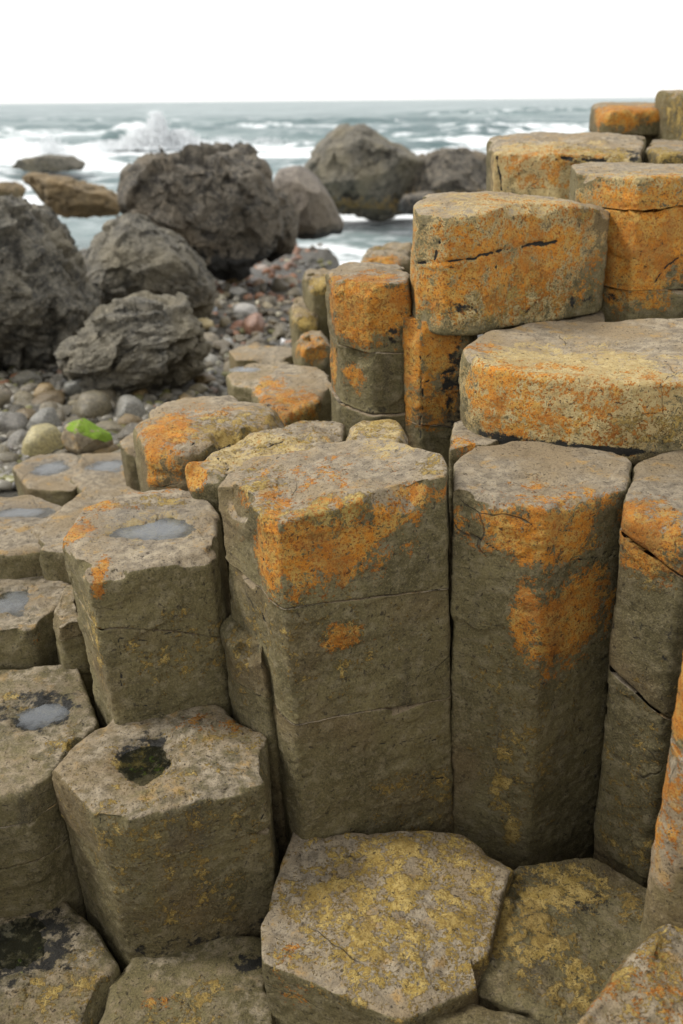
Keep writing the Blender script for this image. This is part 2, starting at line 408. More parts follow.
class Column:
    pass
COLUMNS = {}
def build_column(key, label, z, poly, joints=(), base=-1.9, tilt=(0, 0), dish=0.0, basins=(), R=.010, Rb=.008, rc=.008,
                 ds=.005, rough=1.0, lean=(.044, 0.0), chips=5, paint=(), cracks=(), side=(0, 0), topl=(0, 0), tone=.5, topgrey=1.0,
                 gap=-.0025, seed=None, bulge=0.0, grow=0.0, topnoise=.006, name='basalt_rock', jshift=(), cat='rock', chipsize=1.0, plane_c=None, worldpoly=None):
    """a prism of basalt: its top outline is seen at pixels poly on the height z; split by cross joints into blocks"""
    if base < -1.05: base -= .45
    seed = seed if seed is not None else (sum(ord(ch) * (i + 3) for i, ch in enumerate(key)) % 997)
    rng = np.random.default_rng(seed)
    if worldpoly: poly = [tuple(float(v) for v in np.array(project(np.array([[a_, b_, z]]))[:2])[:, 0]) for a_, b_ in worldpoly]
    W0 = np.array([onz(x, y, z) for x, y in poly]); c0 = W0.mean(0)
    plane = (z, tilt[0], tilt[1], c0[0], c0[1])
    Wp = np.array([onz(x, y, z, plane) for x, y in poly])
    P2 = np.array(worldpoly, float) if worldpoly else Wp[:, :2].copy()
    if signed_area(P2) < 0: P2 = P2[::-1]
    C = P2.mean(0)
    # outward bow to undo corner smoothing, small gap to the neighbours
    per = resample(P2, ds, rc)
    ctr = C
    e = np.roll(per, -1, 0) - np.roll(per, 1, 0); nrm = np.stack([e[:, 1], -e[:, 0]], 1); nrm /= np.linalg.norm(nrm, axis=1, keepdims=True) + 1e-9
    per = per - nrm * gap
    tocam = -per / np.linalg.norm(per, axis=1, keepdims=True)
    facing = (nrm * tocam).sum(1)
    idx = np.arange(len(per)); keep = (facing > -.25) | (idx % 3 == 0)
    per = per[keep]; nrm = nrm[keep]; n = len(per)
    Rmax = np.linalg.norm(per - C, axis=1).max()
    yfront = per[:, 1].min()
    bas = []
    for (bx, by, rx, ry, dep) in basins:
        w = onz(bx, by, z, plane); dd = np.linalg.norm(w); dpx = dd / FPX
        dep_ang = abs(w[2]) / dd
        bas.append((w[0], w[1], rx * dpx, ry * dpx / dep_ang, dep))
    def ztop(xy):
        zz = z + tilt[0] * (xy[:, 0] - c0[0]) + tilt[1] * (xy[:, 1] - c0[1])
        r = np.linalg.norm(xy - C, axis=1) / Rmax
        zz = zz - dish * np.clip(1 - r ** 2 * 1.4, 0, 1)
        P3 = np.stack([xy[:, 0], xy[:, 1], np.zeros(len(xy)) + seed], 1)
        zz = zz + topnoise * fbm(P3, 9, 4, seed) * 1.4 + .35 * topnoise * fbm(P3, 40, 3, seed + 5)
        for (bx, by, rx, ry, dep) in bas:
            q = np.sqrt(((xy[:, 0] - bx) / rx) ** 2 + ((xy[:, 1] - by) / ry) ** 2) * (1 + .50 * fbm(P3, 17, 4, seed + 3))
            zz = zz - dep * np.clip(1.25 - q, 0, 1) ** 1.0 * np.clip((1.25 - q) * 1.6, 0, 1)
        return zz
    # joints: pixel heights on the front face at left and right
    xl, xr = per[:, 0].min(), per[:, 0].max()
    def jz(py, Yf, pxm):
        d = ray(pxm, py); return d[2] * Yf / d[1]
    pxs = [p[0] for p in poly]; pxm = .5 * (min(pxs) + max(pxs))
    cuts = []
    for j, jt in enumerate(joints):
        a, b = (jt, jt) if not isinstance(jt, tuple) else jt[:2]
        bow = jt[2] if isinstance(jt, tuple) and len(jt) > 2 else 0.0
        za, zb_ = jz(a, yfront, pxm), jz(b, yfront, pxm)
        def f(xy, za=za, zb_=zb_, j=j, bow=bow):
            t = (xy[:, 0] - xl) / (xr - xl)
            P3 = np.stack([xy[:, 0], xy[:, 1], np.zeros(len(xy)) + seed * 2.3 + j], 1)
            return za + (zb_ - za) * t - bow * (1 - (2 * t - 1) ** 2) + .007 * fbm(P3, 7, 3, seed + j) + .0025 * fbm(P3, 38, 3, seed + j)
        cuts.append(f)
    fb = lambda xy: np.full(len(xy), float(base))
    tops = [ztop] + cuts; bots = cuts + [fb]
    nb = len(tops)
    loc = np.array([C[0], C[1], base]) + OFF
    multi = nb > 1
    if multi:
        root = link(name, None, loc, label=label, category=cat, group=GROUP)
        root.empty_display_size = .1
    objs = []
    for bi in range(nb):
        zt, zb = tops[bi], bots[bi]; first = bi == 0
        sh = jshift[bi] if bi < len(jshift) else (0, 0, 0)   # inset of that block, x/y shift
        p0 = per - nrm * sh[0] + np.array(sh[1:3]) if len(sh) == 3 else per
        ph = np.arctan2(per[:, 1] - C[1], per[:, 0] - C[0])
        circ = np.stack([per[:, 0] * 1.0, per[:, 1] * 1.0, np.full(n, seed + bi * 3.7)], 1)
        rr = (R if first else .002) * (1 + rough * 1.1 * np.clip(fbm(circ, 14, 3, seed + bi), -.75, 1.2))
        rb = (Rb if (bi == nb - 1 or Rb > .012) else .003) * (1 + rough * .9 * np.clip(fbm(circ, 16, 3, seed + bi + 50), -.75, 1.2))
        rr = np.maximum(rr, .0015); rb = np.maximum(rb, .0015)
        gz = .0009
        ZT = zt(p0) - (0 if first else gz); ZB = zb(p0) + (gz if bi < nb - 1 else 0)
        cc = C
        rings = []; kind = []
        dirc = (cc - p0); dl = np.linalg.norm(dirc, axis=1, keepdims=True); dirc = dirc / dl
        def ringpos(inset, zz): return np.concatenate([p0 + dirc * inset[:, None], zz[:, None]], 1)
        # bottom cap
        for t in (.02, .5, .88):
            xy = cc + (p0 + dirc * rb[:, None] - cc) * t
            rings.append(np.concatenate([xy, (zb(xy) + (gz if bi < nb - 1 else 0))[:, None]], 1)); kind.append(0)
        nbq = max(3, min(9, int(np.median(rb) / ds) + 2))
        for k in range(nbq):
            a = (k / (nbq)) * math.pi / 2
            rings.append(ringpos(rb * (1 - np.sin(a)), ZB + rb * (1 - np.cos(a)))); kind.append(0)
        Hs = np.median(ZT - ZB); nr = max(4, int(Hs / ds))
        if bi == nb - 1 and Hs > 1.5: nr = int(1.5 / ds)
        for k in range(nr + 1):
            f = k / nr
            rings.append(ringpos(np.zeros(n), (ZB + rb) * (1 - f) + (ZT - rr) * f)); kind.append(1)
        ntq = max(4, min(12, int(np.median(rr) / ds) + 3))
        for k in range(1, ntq + 1):
            a = (k / ntq) * math.pi / 2
            xyz = ringpos(rr * (1 - np.cos(a)), ZT - rr * (1 - np.sin(a)))
            rings.append(xyz); kind.append(2)
        pin = p0 + dirc * rr[:, None]
        nc = max(4, int(np.median(np.linalg.norm(pin - cc, axis=1)) / (ds * 1.15))) if first else 4
        for k in range(1, nc):
            t = 1 - k / nc
            xy = cc + (pin - cc) * t
            zz = zt(xy) - (0 if first else gz)
            # blend so the cap meets the rim
            w = np.clip(1 - (1 - t) / .12, 0, 1); zrim = (ZT - zt(pin) + (0 if first else gz))
            rings.append(np.concatenate([xy, (zz + zrim * w)[:, None]], 1)); kind.append(3)
        V = np.concatenate(rings, 0); m_ = len(rings)
        V = np.concatenate([V, [[cc[0], cc[1], V[-n:, 2].mean()]], [[cc[0], cc[1], V[:n, 2].mean()]]], 0)
        a = np.arange(m_ - 1)[:, None] * n; i0 = np.arange(n)[None, :]; i1 = (i0 + 1) % n
        quads = np.stack([a + i0, a + i1, a + n + i1, a + n + i0], -1).reshape(-1, 4)
        i0 = np.arange(n); i1 = (i0 + 1) % n
        tt = np.stack([(m_ - 1) * n + i0, (m_ - 1) * n + i1, np.full(n, m_ * n)], 1)
        tb = np.stack([i1, i0, np.full(n, m_ * n + 1)], 1)
        tris = np.concatenate([tt, tb], 0)
        kindv = np.concatenate([np.repeat(np.array(kind), n), [3, 0]])
        # lean, growth and bulge with depth below the top
        dz = z - V[:, 2]
        V[:, 0] += lean[0] * dz; V[:, 1] += lean[1] * dz
        rad = V[:, :2] - (C + np.outer(dz, lean))
        hh = np.clip(dz / max(z - (cuts[0](C[None])[0] if cuts else base), .05), 0, 1)
        fac = 1 + grow * dz + (bulge * np.sin(hh * math.pi) if first else 0)
        V[:, :2] += rad * (fac - 1)[:, None]
        # chipped edges and corners: local planar bites
        if chips:
            nch = rng.integers(chips, chips + 3) if first else rng.integers(2, 5)
            for q in range(nch):
                i = rng.integers(0, n); ang = facing[keep][i]
                ring = 3 + nbq + nr + ntq // 2 if (rng.random() < .7 or first) else 3 + nbq
                pt = V[ring * n + i].copy()
                up = 1 if ring > 3 + nbq + 2 else -1
                nn = np.array([nrm[i, 0], nrm[i, 1], up * rng.uniform(.25, 1.1)]); nn += rng.normal(0, .2, 3); nn /= np.linalg.norm(nn)
                rad_ = rng.uniform(.02, .075) * chipsize; dep = rad_ * rng.uniform(.1, .28)
                dd = V - pt; r = np.linalg.norm(dd, axis=1); s_ = dd @ nn + dep
                wgt = np.clip((rad_ - r) / (rad_ * .35), 0, 1)
                V -= nn * (np.clip(s_, 0, None) * wgt)[:, None]
        N = normals(V, quads, tris)
        sidey = np.clip(1 - np.abs(N[:, 2]) * 1.2, 0, 1)
        d = rough * (.0024 * fbm(V, 6, 3, seed) + .0024 * fbm(V, 26, 3, seed + 9) + .0013 * fbm(V, 90, 3, seed + 19))
        d += rough * sidey * (.0012 * fbm(V, (6, 6, 38), 3, seed + 31))
        # flaked plates on the side faces
        pl = vnoise(V + .03 * np.stack([vnoise(V, 12, 3)] * 3, 1), (7, 7, 9), seed + 77)
        d += rough * sidey * .0035 * np.clip((pl - .15) * 14, -1, 1) * .5
        if ds < .0055:
            wq = V + .02 * np.stack([vnoise(V, 20, seed + 1), vnoise(V, 20, seed + 2), vnoise(V, 20, seed + 3)], 1)
            cb = cells(wq, (9, 9, 13), seed + 60) - .5
            d += rough * .0042 * cb * (.35 + .65 * np.clip(fbm(V, 5, 2, seed + 12) * 3 + .6, 0, 1))
        pits = vnoise(V, 120, seed + 4); d -= rough * .0022 * np.clip((pits - .62) * 4, 0, 1)
        vis = kindv > 0
        V = V + N * (d * np.where(vis, 1, .2))[:, None]
        # authored cracks
        topm = np.clip((N[:, 2] - .35) / .35, 0, 1)
        A = {c_: np.zeros(len(V)) for c_ in CHAN}
        A['grey'] += topm * topgrey; A['tone'] += tone
        A['orange'] += side[0] * (1 - topm) + topl[0] * topm
        A['ochre'] += side[1] * (1 - topm) + topl[1] * topm
        objs.append([V, quads, tris, A, N, bi])
    # paint and cracks use points found on the visible surface of this very column
    allV = np.concatenate([o_[0] for o_ in objs]); allN = np.concatenate([o_[4] for o_ in objs])
    fr = ((allN * allV).sum(1) < 0)
    PX, PY, DD = project(allV)
    def hit(x, y):
        q = (PX - x) ** 2 + (PY - y) ** 2; q = np.where(fr, q, 1e9)
        m0 = q.min(); cand = np.where(q < max(m0 * 1.5, 9))[0]
        k = cand[np.argmin(DD[cand])]; return allV[k], allN[k], DD[k]
    for pt in paint:
        ch, x, y, rx, ry, st = pt[:6]
        w, nn, dd = hit(x, y); pxm_ = dd / FPX
        view = w / np.linalg.norm(w)
        for o_ in objs:
            V = o_[0]; D = V - w
            hx = D @ Rc; 
            if abs(nn[2]) > .6:
                hy = D[:, 1]; ryw = ry * pxm_ / max(.2, abs(view[2])); oth = D[:, 2]; ow = .06
                q = np.sqrt((hx / (rx * pxm_)) ** 2 + (hy / ryw) ** 2 + (oth / ow) ** 2)
            else:
                hy = D[:, 2]; ryw = ry * pxm_ / max(.3, math.hypot(view[0], view[1])); oth = D[:, 1]; ow = max(.16, rx * pxm_)
                q = np.sqrt((hx / (rx * pxm_)) ** 2 + (hy / ryw) ** 2 + (oth / ow) ** 2)
            q = q * (1 + .38 * fbm(V, 13, 4, int(x + y)))
            fall = np.clip(1.5 - q, 0, .95) / .95
            if st >= 0: o_[3][ch] = np.maximum(o_[3][ch], st * fall)
            else: o_[3][ch] = o_[3][ch] * (1 - fall * -st)
    for o_ in objs:
        oc = np.clip((o_[3]['ochre'] - .38) * 4, 0, 1)
        if ds < .0055 and oc.max() > 0:
            V = o_[0]; q1, q2 = worley(V + .004 * fbm(V, 60, 2, 5)[:, None], 75, seed + 8); r1 = fbm(V, 24, 4, seed + 40, .65)
            cl = np.clip((r1 + .10) * 4, 0, 1) * oc
            o_[0] = V + o_[4] * (cl * (.0010 + .0038 * np.clip(1 - q1 * 1.3, 0, 1)) * np.clip(o_[4][:, 2] * 1.5 + .3, 0, 1))[:, None]
            o_[3]['ochre'] = o_[3]['ochre'] * 1.0 + (cl - .5 * oc) * .32
    for ck in cracks:
        wd, pts = ck[0], ck[1:]
        W3 = [hit(*p)[0] for p in pts]
        for o_ in objs:
            V = o_[0]; best = np.full(len(V), 9.0)
            Vj = V + .005 * np.stack([vnoise(V, 45, 5), vnoise(V, 45, 6), vnoise(V, 45, 7)], 1)
            for a_, b_ in zip(W3[:-1], W3[1:]):
                ab = b_ - a_; t = np.clip(((Vj - a_) @ ab) / (ab @ ab), 0, 1)[:, None]
                best = np.minimum(best, np.linalg.norm(Vj - a_ - ab * t, axis=1))
            g = np.clip(1 - best / (wd * 1.7), 0, 1)
            o_[0] = V - o_[4] * (g * wd * 1.6)[:, None]
            o_[3]['dark'] = np.maximum(o_[3]['dark'], np.clip(g * 1.5 - .2, 0, .9))
    for V, quads, tris, A, N, bi in objs:
        me = mkmesh('rock_block' if multi else name, V + OFF - loc, quads, tris, A, BASALT)
        if multi: link('cap_block' if bi == 0 else 'shaft_block', me, (0, 0, 0), root)
        else: root = link(name, me, loc, label=label, category=cat, group=GROUP)
    st = Column(); st.plane = plane; st.C = C; st.bas = bas; st.z = z; st.root = root; st.ztop = ztop
    COLUMNS[key] = st
    return st
GROUP = 'basalt columns of the causeway'

def pool(key, bi, label, mat, level=.4, size=1.25, name='rock_pool'):
    st = COLUMNS[key]; bx, by, rx, ry, dep = st.bas[bi]
    t = np.linspace(0, 2 * math.pi, 64, endpoint=False)
    rim = st.ztop(np.stack([bx + rx * 1.3 * np.cos(t), by + ry * 1.3 * np.sin(t)], 1)).mean()
    zc = rim - dep * level
    rings = []
    for f in np.linspace(.05, size, 14):
        rings.append(np.stack([rx * f * np.cos(t), ry * f * np.sin(t), np.zeros(64)], 1))
    V = np.concatenate(rings); n = 64; a = np.arange(len(rings) - 1)[:, None] * n; i0 = np.arange(n)[None]; i1 = (i0 + 1) % n
    q = np.stack([a + i0, a + n + i0, a + n + i1, a + i1], -1).reshape(-1, 4)
    V = np.concatenate([V, [[0, 0, 0]]]); tr = np.stack([np.arange(n), (np.arange(n) + 1) % n, np.full(n, len(V) - 1)], 1)
    link(name, mkmesh(name, V, q, tr, dict(rim=np.clip(np.hypot(V[:, 0] / rx, V[:, 1] / ry), 0, 2), one=np.ones(len(V))), mat), np.array([bx, by, zc]) + OFF, label=label, category='rock pool')


bc = build_column
# ---- front row and foot
bc('big', 'tall broad central column with bright ochre lichen along the upper edge of its face', -.728,
   [(217, 485), (248, 503), (254, 505), (262, 514), (277, 519), (447, 474), (448, 457), (405, 442), (362, 436), (336, 437), (251, 458), (224, 474)],
   tilt=(.12, 0), joints=[(605, 618), (720, 732)], base=-1.78, R=.013, ds=.0038, rc=.006, chips=7, dish=.01, tone=0.44, lean=(.044, .0), topnoise=.010, grow=.045,
   paint=[('orange', 330, 550, 66, 40, .80), ('orange', 268, 555, 14, 45, .85), ('orange', 385, 522, 45, 18, .62), ('ochre', 330, 505, 90, 12, .66), ('orange', 420, 497, 30, 10, .62),
          ('orange', 345, 640, 22, 14, .62), ('ochre', 252, 480, 30, 14, .55), ('ochre', 300, 650, 120, 60, .30), ('ochre', 420, 800, 60, 40, .36), ('orange', 240, 500, 10, 6, .6), ('pale', 390, 437, 40, 12, .5), ('orange', 300, 470, 90, 22, .33), ('ochre', 432, 462, 22, 12, .5)],
   cracks=[(.0022, (252, 600), (262, 622), (280, 645), (310, 668)), (.0018, (258, 752), (330, 748), (452, 740)), (.0015, (378, 788), (420, 783), (455, 778)), (.0016, (258, 530), (262, 560), (252, 600))])
bc('bigback', 'pale ochre corner of a low column behind the broad central column', -.74,
   [(338, 441), (406, 446), (408, 432), (398, 422), (362, 419), (345, 427)], base=-1.3, R=.015, ds=.006, tone=.6, topl=(.1, .45), paint=[('pale', 375, 428, 40, 14, .55)])
bc('two', 'tall column right of the central one, an orange lichen stain running down its face', -.735,
   [(453, 491), (546, 507), (625, 488), (633, 458), (600, 440), (480, 440), (454, 462)],
   joints=[], grow=.0, base=-1.80, R=.014, ds=.0038, rc=.006, chips=6, dish=.008, tone=0.34, basins=[(540, 478, 45, 9, .014)],
   paint=[('orange', 545, 540, 84, 30, .80), ('orange', 572, 618, 52, 46, .82), ('orange', 545, 660, 20, 12, .5), ('orange', 500, 525, 30, 12, .6), ('orange', 590, 495, 40, 12, .5), ('ochre', 500, 785, 12, 50, .5), ('ochre', 512, 830, 9, 22, .55), ('ochre', 520, 740, 60, 120, .30), ('dark', 600, 730, 20, 160, .25)],  # tall dark stroke paints the shaded right side of the face
   cracks=[(.002, (466, 512), (468, 535), (490, 550), (520, 560), (560, 562), (616, 560)), (.0014, (556, 835), (590, 838))])
bc('three', 'right edge column with a rounded rusty orange cap block over two dark blocks', -.735,
   [(635, 457), (623, 511), (690, 533), (770, 505), (760, 445), (700, 440)],
   joints=[(556, 650, .0), (700, 780, .0)], base=-1.84, R=.03, Rb=.014, ds=.0042, rc=.014, tone=.15, grow=-.02, chips=3,
   paint=[('orange', 655, 550, 34, 34, .78), ('orange', 650, 515, 30, 12, .6), ('ochre', 650, 570, 40, 30, .35), ('ochre', 640, 800, 50, 100, .33), ('dark', 640, 640, 40, 60, .22)])
bc('stub', 'thin slab wedged under the dish topped stone behind the two tall columns', -.745,
   [(450, 450), (500, 440), (520, 434), (520, 420), (455, 420)], base=-1.2, R=.008, ds=.006, topnoise=.004, paint=[('orange', 465, 440, 15, 8, .6)])
bc('A', 'left column with a pale blue grey rain pool and an orange rim on top', -.916,
   [(63, 539), (88, 577), (208, 556), (217, 549), (219, 512), (200, 494), (175, 488), (130, 490), (86, 508)],
   joints=[(628, 665, -.03)], topgrey=0.8, base=-1.7, R=.012, ds=.0038, rc=.007, chips=7, tone=0.5, basins=[(156, 527, 42, 13, .022)],
   paint=[('wet', 156, 527, 56, 19, .8), ('orange', 78, 528, 18, 12, .66), ('orange', 105, 503, 30, 5, .6), ('orange', 150, 489, 40, 4, .55), ('orange', 100, 565, 8, 18, .62), ('ochre', 180, 660, 60, 40, .38), ('ochre', 95, 650, 12, 60, .42), ('ochre', 150, 500, 40, 8, .42), ('pale', 150, 530, 62, 22, .45), ('pale', 85, 620, 14, 80, .3)],
   cracks=[(.002, (92, 628), (120, 640), (150, 642), (190, 628), (224, 632)), (.0016, (122, 640), (122, 690)), (.0022, (95, 690), (130, 708), (150, 708))])
bc('Awedge', 'narrow dark column filling the slot between the pool column and the big central column', -1.09,
   [(220, 622), (230, 640), (262, 655), (290, 620), (250, 600)], joints=[(698, 700)], base=-1.7, R=.012, ds=.005, rc=.008, tone=.25, topgrey=.3, lean=(.06, 0),
   paint=[('ochre', 240, 650, 20, 60, .36)])
bc('B', 'low six sided column with a round hollow of black water in its top', -1.31,
   [(48, 766), (97, 816), (128, 819), (265, 783), (266, 736), (220, 704), (170, 706), (122, 712)],
   joints=[(870, 864)], topgrey=0.55, base=-1.86, R=.014, ds=.0038, rc=.009, chips=7, tone=0.4, basins=[(143, 758, 33, 25, .024)], dish=-.004,
   jshift=[(0, 0, 0), (.004, 0, 0), (-.003, .0, -.0)],
   paint=[('dark', 143, 758, 30, 22, .62), ('dark', 200, 940, 90, 10, .4), ('green', 150, 765, 24, 16, .46), ('ochre', 135, 762, 24, 16, .62), ('ochre', 230, 735, 60, 22, .46), ('ochre', 150, 850, 120, 60, .36), ('ochre', 200, 900, 60, 40, .36), ('orange', 210, 720, 40, 10, .38), ('wet', 143, 758, 22, 16, .8)],
   cracks=[(.002, (76, 838), (95, 868), (118, 876)), (.0015, (98, 815), (112, 870)), (.0018, (255, 830), (268, 815))])
bc('L', 'left edge column with a black stain around a small pool on top', -1.345,
   [(76, 664), (98, 722), (49, 775), (22, 791), (-70, 802), (-92, 690), (-10, 672)],
   joints=[(846, 828), (893, 868, -.01)], topgrey=0.5, base=-1.86, R=.014, ds=.0045, rc=.009, tone=0.38, basins=[(42, 712, 30, 14, .016)],
   paint=[('wet', 42, 712, 44, 22, .8), ('dark', 45, 712, 44, 22, .62), ('ochre', 30, 700, 60, 14, .35), ('ochre', 60, 735, 20, 20, .4), ('wet', 42, 712, 30, 14, .6)])
bc('M', 'flat topped column with a pale pool, behind the black stained left edge column', -1.25,
   [(66, 569), (72, 590), (50, 616), (32, 630), (-60, 640), (-90, 590), (-20, 572), (20, 566)],
   joints=[], topgrey=0.6, base=-1.8, R=.016, ds=.005, rc=.006, tone=0.48, basins=[(14, 600, 24, 13, .014)], paint=[('wet', 14, 600, 34, 18, .8), ('orange', 20, 648, 30, 10, .25)])
bc('S', 'narrow broken column of small blocks beside the flat topped pale pool column', -1.215,
   [(68, 583), (50, 614), (58, 628), (82, 622), (86, 585)], joints=[(642, 640), ], topgrey=0.5, base=-1.8, R=.012, ds=.005, rc=.01, tone=0.4)
bc('K1', 'smooth worn column with a streak of water, far left before the cobbles', -1.165,
   [(-60, 500), (-70, 545), (5, 553), (44, 549), (66, 505), (30, 494)], base=-1.8, R=0.02, ds=.006, rc=.02, tone=0.35, basins=[(20, 512, 30, 6, .01)], topgrey=.7, chips=2, paint=[('wet', 20, 512, 40, 10, .8)])
bc('K2', 'broad smooth worn column directly behind the one with the blue grey pool', -1.15,
   [(27, 530), (40, 549), (85, 553), (140, 545), (170, 500), (125, 484), (80, 490)], base=-1.8, R=.02, ds=.006, rc=.009, tone=0.4, topgrey=.7, chips=3)
bc('K3', 'low flat stone with a small round pale pool, left of its oval pooled twin', -1.40,
   [(12, 466), (26, 486), (70, 492), (96, 474), (76, 453), (36, 453)], base=-1.9, R=.02, ds=.008, rc=.009, tone=.4, basins=[(50, 467, 20, 7, .02)], chips=2, paint=[('wet', 50, 467, 26, 10, .8)])
bc('K4', 'low flat stone holding an oval pale pool, directly below the green weeded rock', -1.385,
   [(70, 476), (84, 494), (150, 492), (165, 462), (124, 450), (82, 453)], base=-1.9, R=.025, ds=.008, rc=.009, tone=.4, basins=[(108, 465, 20, 7, .02)], chips=2, paint=[('wet', 108, 465, 26, 10, .8)])
bc('K5', 'small dark block standing beside the rounded orange capped column on its left', -1.18,
   [(119, 440), (124, 450), (150, 452), (165, 436), (135, 430)], base=-1.9, R=.012, ds=.008, rc=.01, tone=.35, chips=2, topgrey=.9)
bc('D', 'rounded pillow shaped column with an orange shoulder behind the blue grey pool', -.85,
   [(132, 424), (144, 445), (185, 450), (288, 418), (268, 400), (217, 394), (160, 399)], base=-1.7, R=.045, ds=.005, rc=.016, tone=.55, dish=-.012, bulge=.03,
   paint=[('orange', 165, 435, 30, 24, .68), ('ochre', 230, 432, 60, 12, .72), ('orange', 200, 410, 40, 8, .4), ('pale', 160, 465, 30, 30, .5), ('orange', 160, 470, 25, 30, .45), ('ochre', 250, 415, 40, 8, .5), ('dark', 235, 455, 60, 9, .75), ('ochre', 270, 410, 18, 8, .6)],  # long dark strip paints the shadow along the lower right of the face
   cracks=[(.003, (180, 480), (180, 450), (195, 440))])
bc('Dfoot', 'low weathered ledge of pale yellow stone between the pillow column and the central column', -.85,
   [(185, 466), (190, 474), (222, 476), (262, 466), (338, 448), (345, 425), (318, 420), (262, 430), (200, 452)], base=-1.6, R=.02, ds=.005, rc=.006, tone=.62, topl=(.2, .35), topnoise=.016,
   paint=[('pale', 250, 450, 80, 22, .62), ('orange', 190, 478, 16, 14, .66), ('dark', 250, 446, 10, 4, .3)], cracks=[(.003, (250, 446), (280, 440), (300, 430)), (.003, (230, 475), (226, 462), (215, 455))])
bc('Dchip', 'small pale broken block lodged at the left corner of the central column', -.96,
   [(183, 483), (205, 497), (226, 499), (226, 482), (205, 478)], base=-1.6, R=.012, ds=.005, rc=.008, tone=.65, topnoise=.01, paint=[('pale', 205, 486, 20, 10, .5), ('ochre', 205, 490, 18, 10, .45)])
bc('F', 'worn flat column with orange lichen on its near edge, right of the pillow column', -.915,
   [(250, 385), (262, 402), (286, 417), (318, 400), (335, 384), (322, 364), (282, 363)], base=-1.7, R=.03, ds=.006, rc=.009, tone=.55,
   paint=[('orange', 285, 400, 40, 16, .66), ('ochre', 300, 415, 30, 20, .66), ('orange', 270, 385, 20, 12, .5), ('dark', 268, 410, 16, 8, .4)])
bc('F2', 'flat wet slab behind the orange edged flat column, ending in a small pale pool', -1.06,
   [(226, 374), (232, 384), (262, 389), (300, 372), (290, 362), (250, 363)], base=-1.7, R=.02, ds=.008, rc=.009, tone=.6, topgrey=.6, chips=2, basins=[(245, 369, 14, 3, .012)])
bc('F3', 'grey flat slab beyond the wet slab, beside the red brown stones', -1.22,
   [(228, 350), (236, 360), (286, 361), (300, 350), (280, 345), (240, 345)], base=-1.9, R=.015, ds=.01, rc=.009, tone=.5, chips=1)
bc('G', 'narrow three block column with a bright orange top block, left of the stepped stack', -.463,
   [(326, 271), (336, 280), (368, 284), (407, 282), (411, 272), (400, 262), (345, 262)], joints=[(346, 356, .008), (408, 415, .01)], base=-1.4, R=.014, Rb=.012, ds=.0045, rc=.010, bulge=.04, tone=.48, chips=4,
   jshift=[(0, 0, 0), (-.001, 0, 0), (-.010, .0, -.004)], topgrey=.8,
   paint=[('orange', 365, 310, 48, 38, .95), ('ochre', 350, 310, 30, 40, .5), ('orange', 352, 378, 12, 14, .6), ('orange', 330, 365, 6, 30, .55), ('dark', 395, 340, 12, 10, .5), ('dark', 370, 412, 40, 5, .35)])
bc('H', 'tall narrow rusty orange column under the left corner of the domed block', -.560,
   [(408, 305), (403, 319), (419, 323), (470, 323), (478, 312), (440, 304)], joints=[(425, 428)], base=-1.3, R=.008, ds=.0045, rc=.006, tone=.45, chips=4,
   paint=[('orange', 410, 350, 12, 45, .80), ('orange', 440, 345, 26, 40, .80), ('orange', 430, 400, 26, 34, .62), ('orange', 408, 400, 8, 40, .6), ('dark', 455, 400, 14, 60, .55)],
   cracks=[(.003, (418, 322), (417, 360), (420, 400), (417, 440)), (.003, (406, 375), (425, 385), (445, 372), (460, 372))])
bc('I', 'wide dish topped stone with a bulging orange speckled side', -.56,
   [(464, 341), (468, 354), (492, 363), (545, 369), (617, 376), (700, 376), (775, 352), (750, 322), (683, 317), (540, 318), (488, 327)], base=-.785, R=.015, Rb=.038, bulge=.035, ds=.0045, rc=.03, tone=.60, dish=.018, chips=4, basins=[(565, 342, 30, 6, .014)], lean=(.02, 0),
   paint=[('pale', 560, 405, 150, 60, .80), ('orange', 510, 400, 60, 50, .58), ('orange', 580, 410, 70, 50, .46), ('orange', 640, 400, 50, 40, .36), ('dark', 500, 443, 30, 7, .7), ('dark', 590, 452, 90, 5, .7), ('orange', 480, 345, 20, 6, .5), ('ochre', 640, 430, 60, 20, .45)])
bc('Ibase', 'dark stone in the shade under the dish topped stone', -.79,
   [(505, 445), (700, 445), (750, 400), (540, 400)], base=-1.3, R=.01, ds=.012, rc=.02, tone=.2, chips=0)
bc('J', 'big lichen covered block with a domed grey top above the narrow rusty column', -.292,
   [(413, 210), (418, 215), (445, 219), (482, 221), (515, 218), (567, 217), (610, 215), (611, 208), (560, 202), (470, 199), (425, 203)], joints=[], base=-.590, R=.013, Rb=.010, ds=.0045, rc=.010, tone=.58, dish=-.042, tilt=(-.05, 0), chips=5, lean=(.0, 0),
   paint=[('orange', 510, 262, 110, 55, .70), ('orange', 440, 290, 36, 30, .7), ('pale', 510, 262, 130, 75, .78), ('pale', 440, 240, 40, 25, .5), ('ochre', 520, 300, 100, 25, .5), ('dark', 460, 312, 26, 8, .45), ('dark', 560, 308, 60, 8, .35), ('orange', 590, 280, 22, 40, .4), ('ochre', 590, 215, 20, 8, .5)],
   cracks=[(.005, (414, 263), (450, 264), (480, 258), (530, 248), (560, 242)), (.004, (438, 225), (436, 245), (432, 262)), (.003, (450, 270), (500, 268))])
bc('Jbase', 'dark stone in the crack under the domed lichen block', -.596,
   [(485, 322), (604, 322), (604, 306), (485, 306)], base=-1.3, R=.008, ds=.012, rc=.01, tone=.2, chips=0)
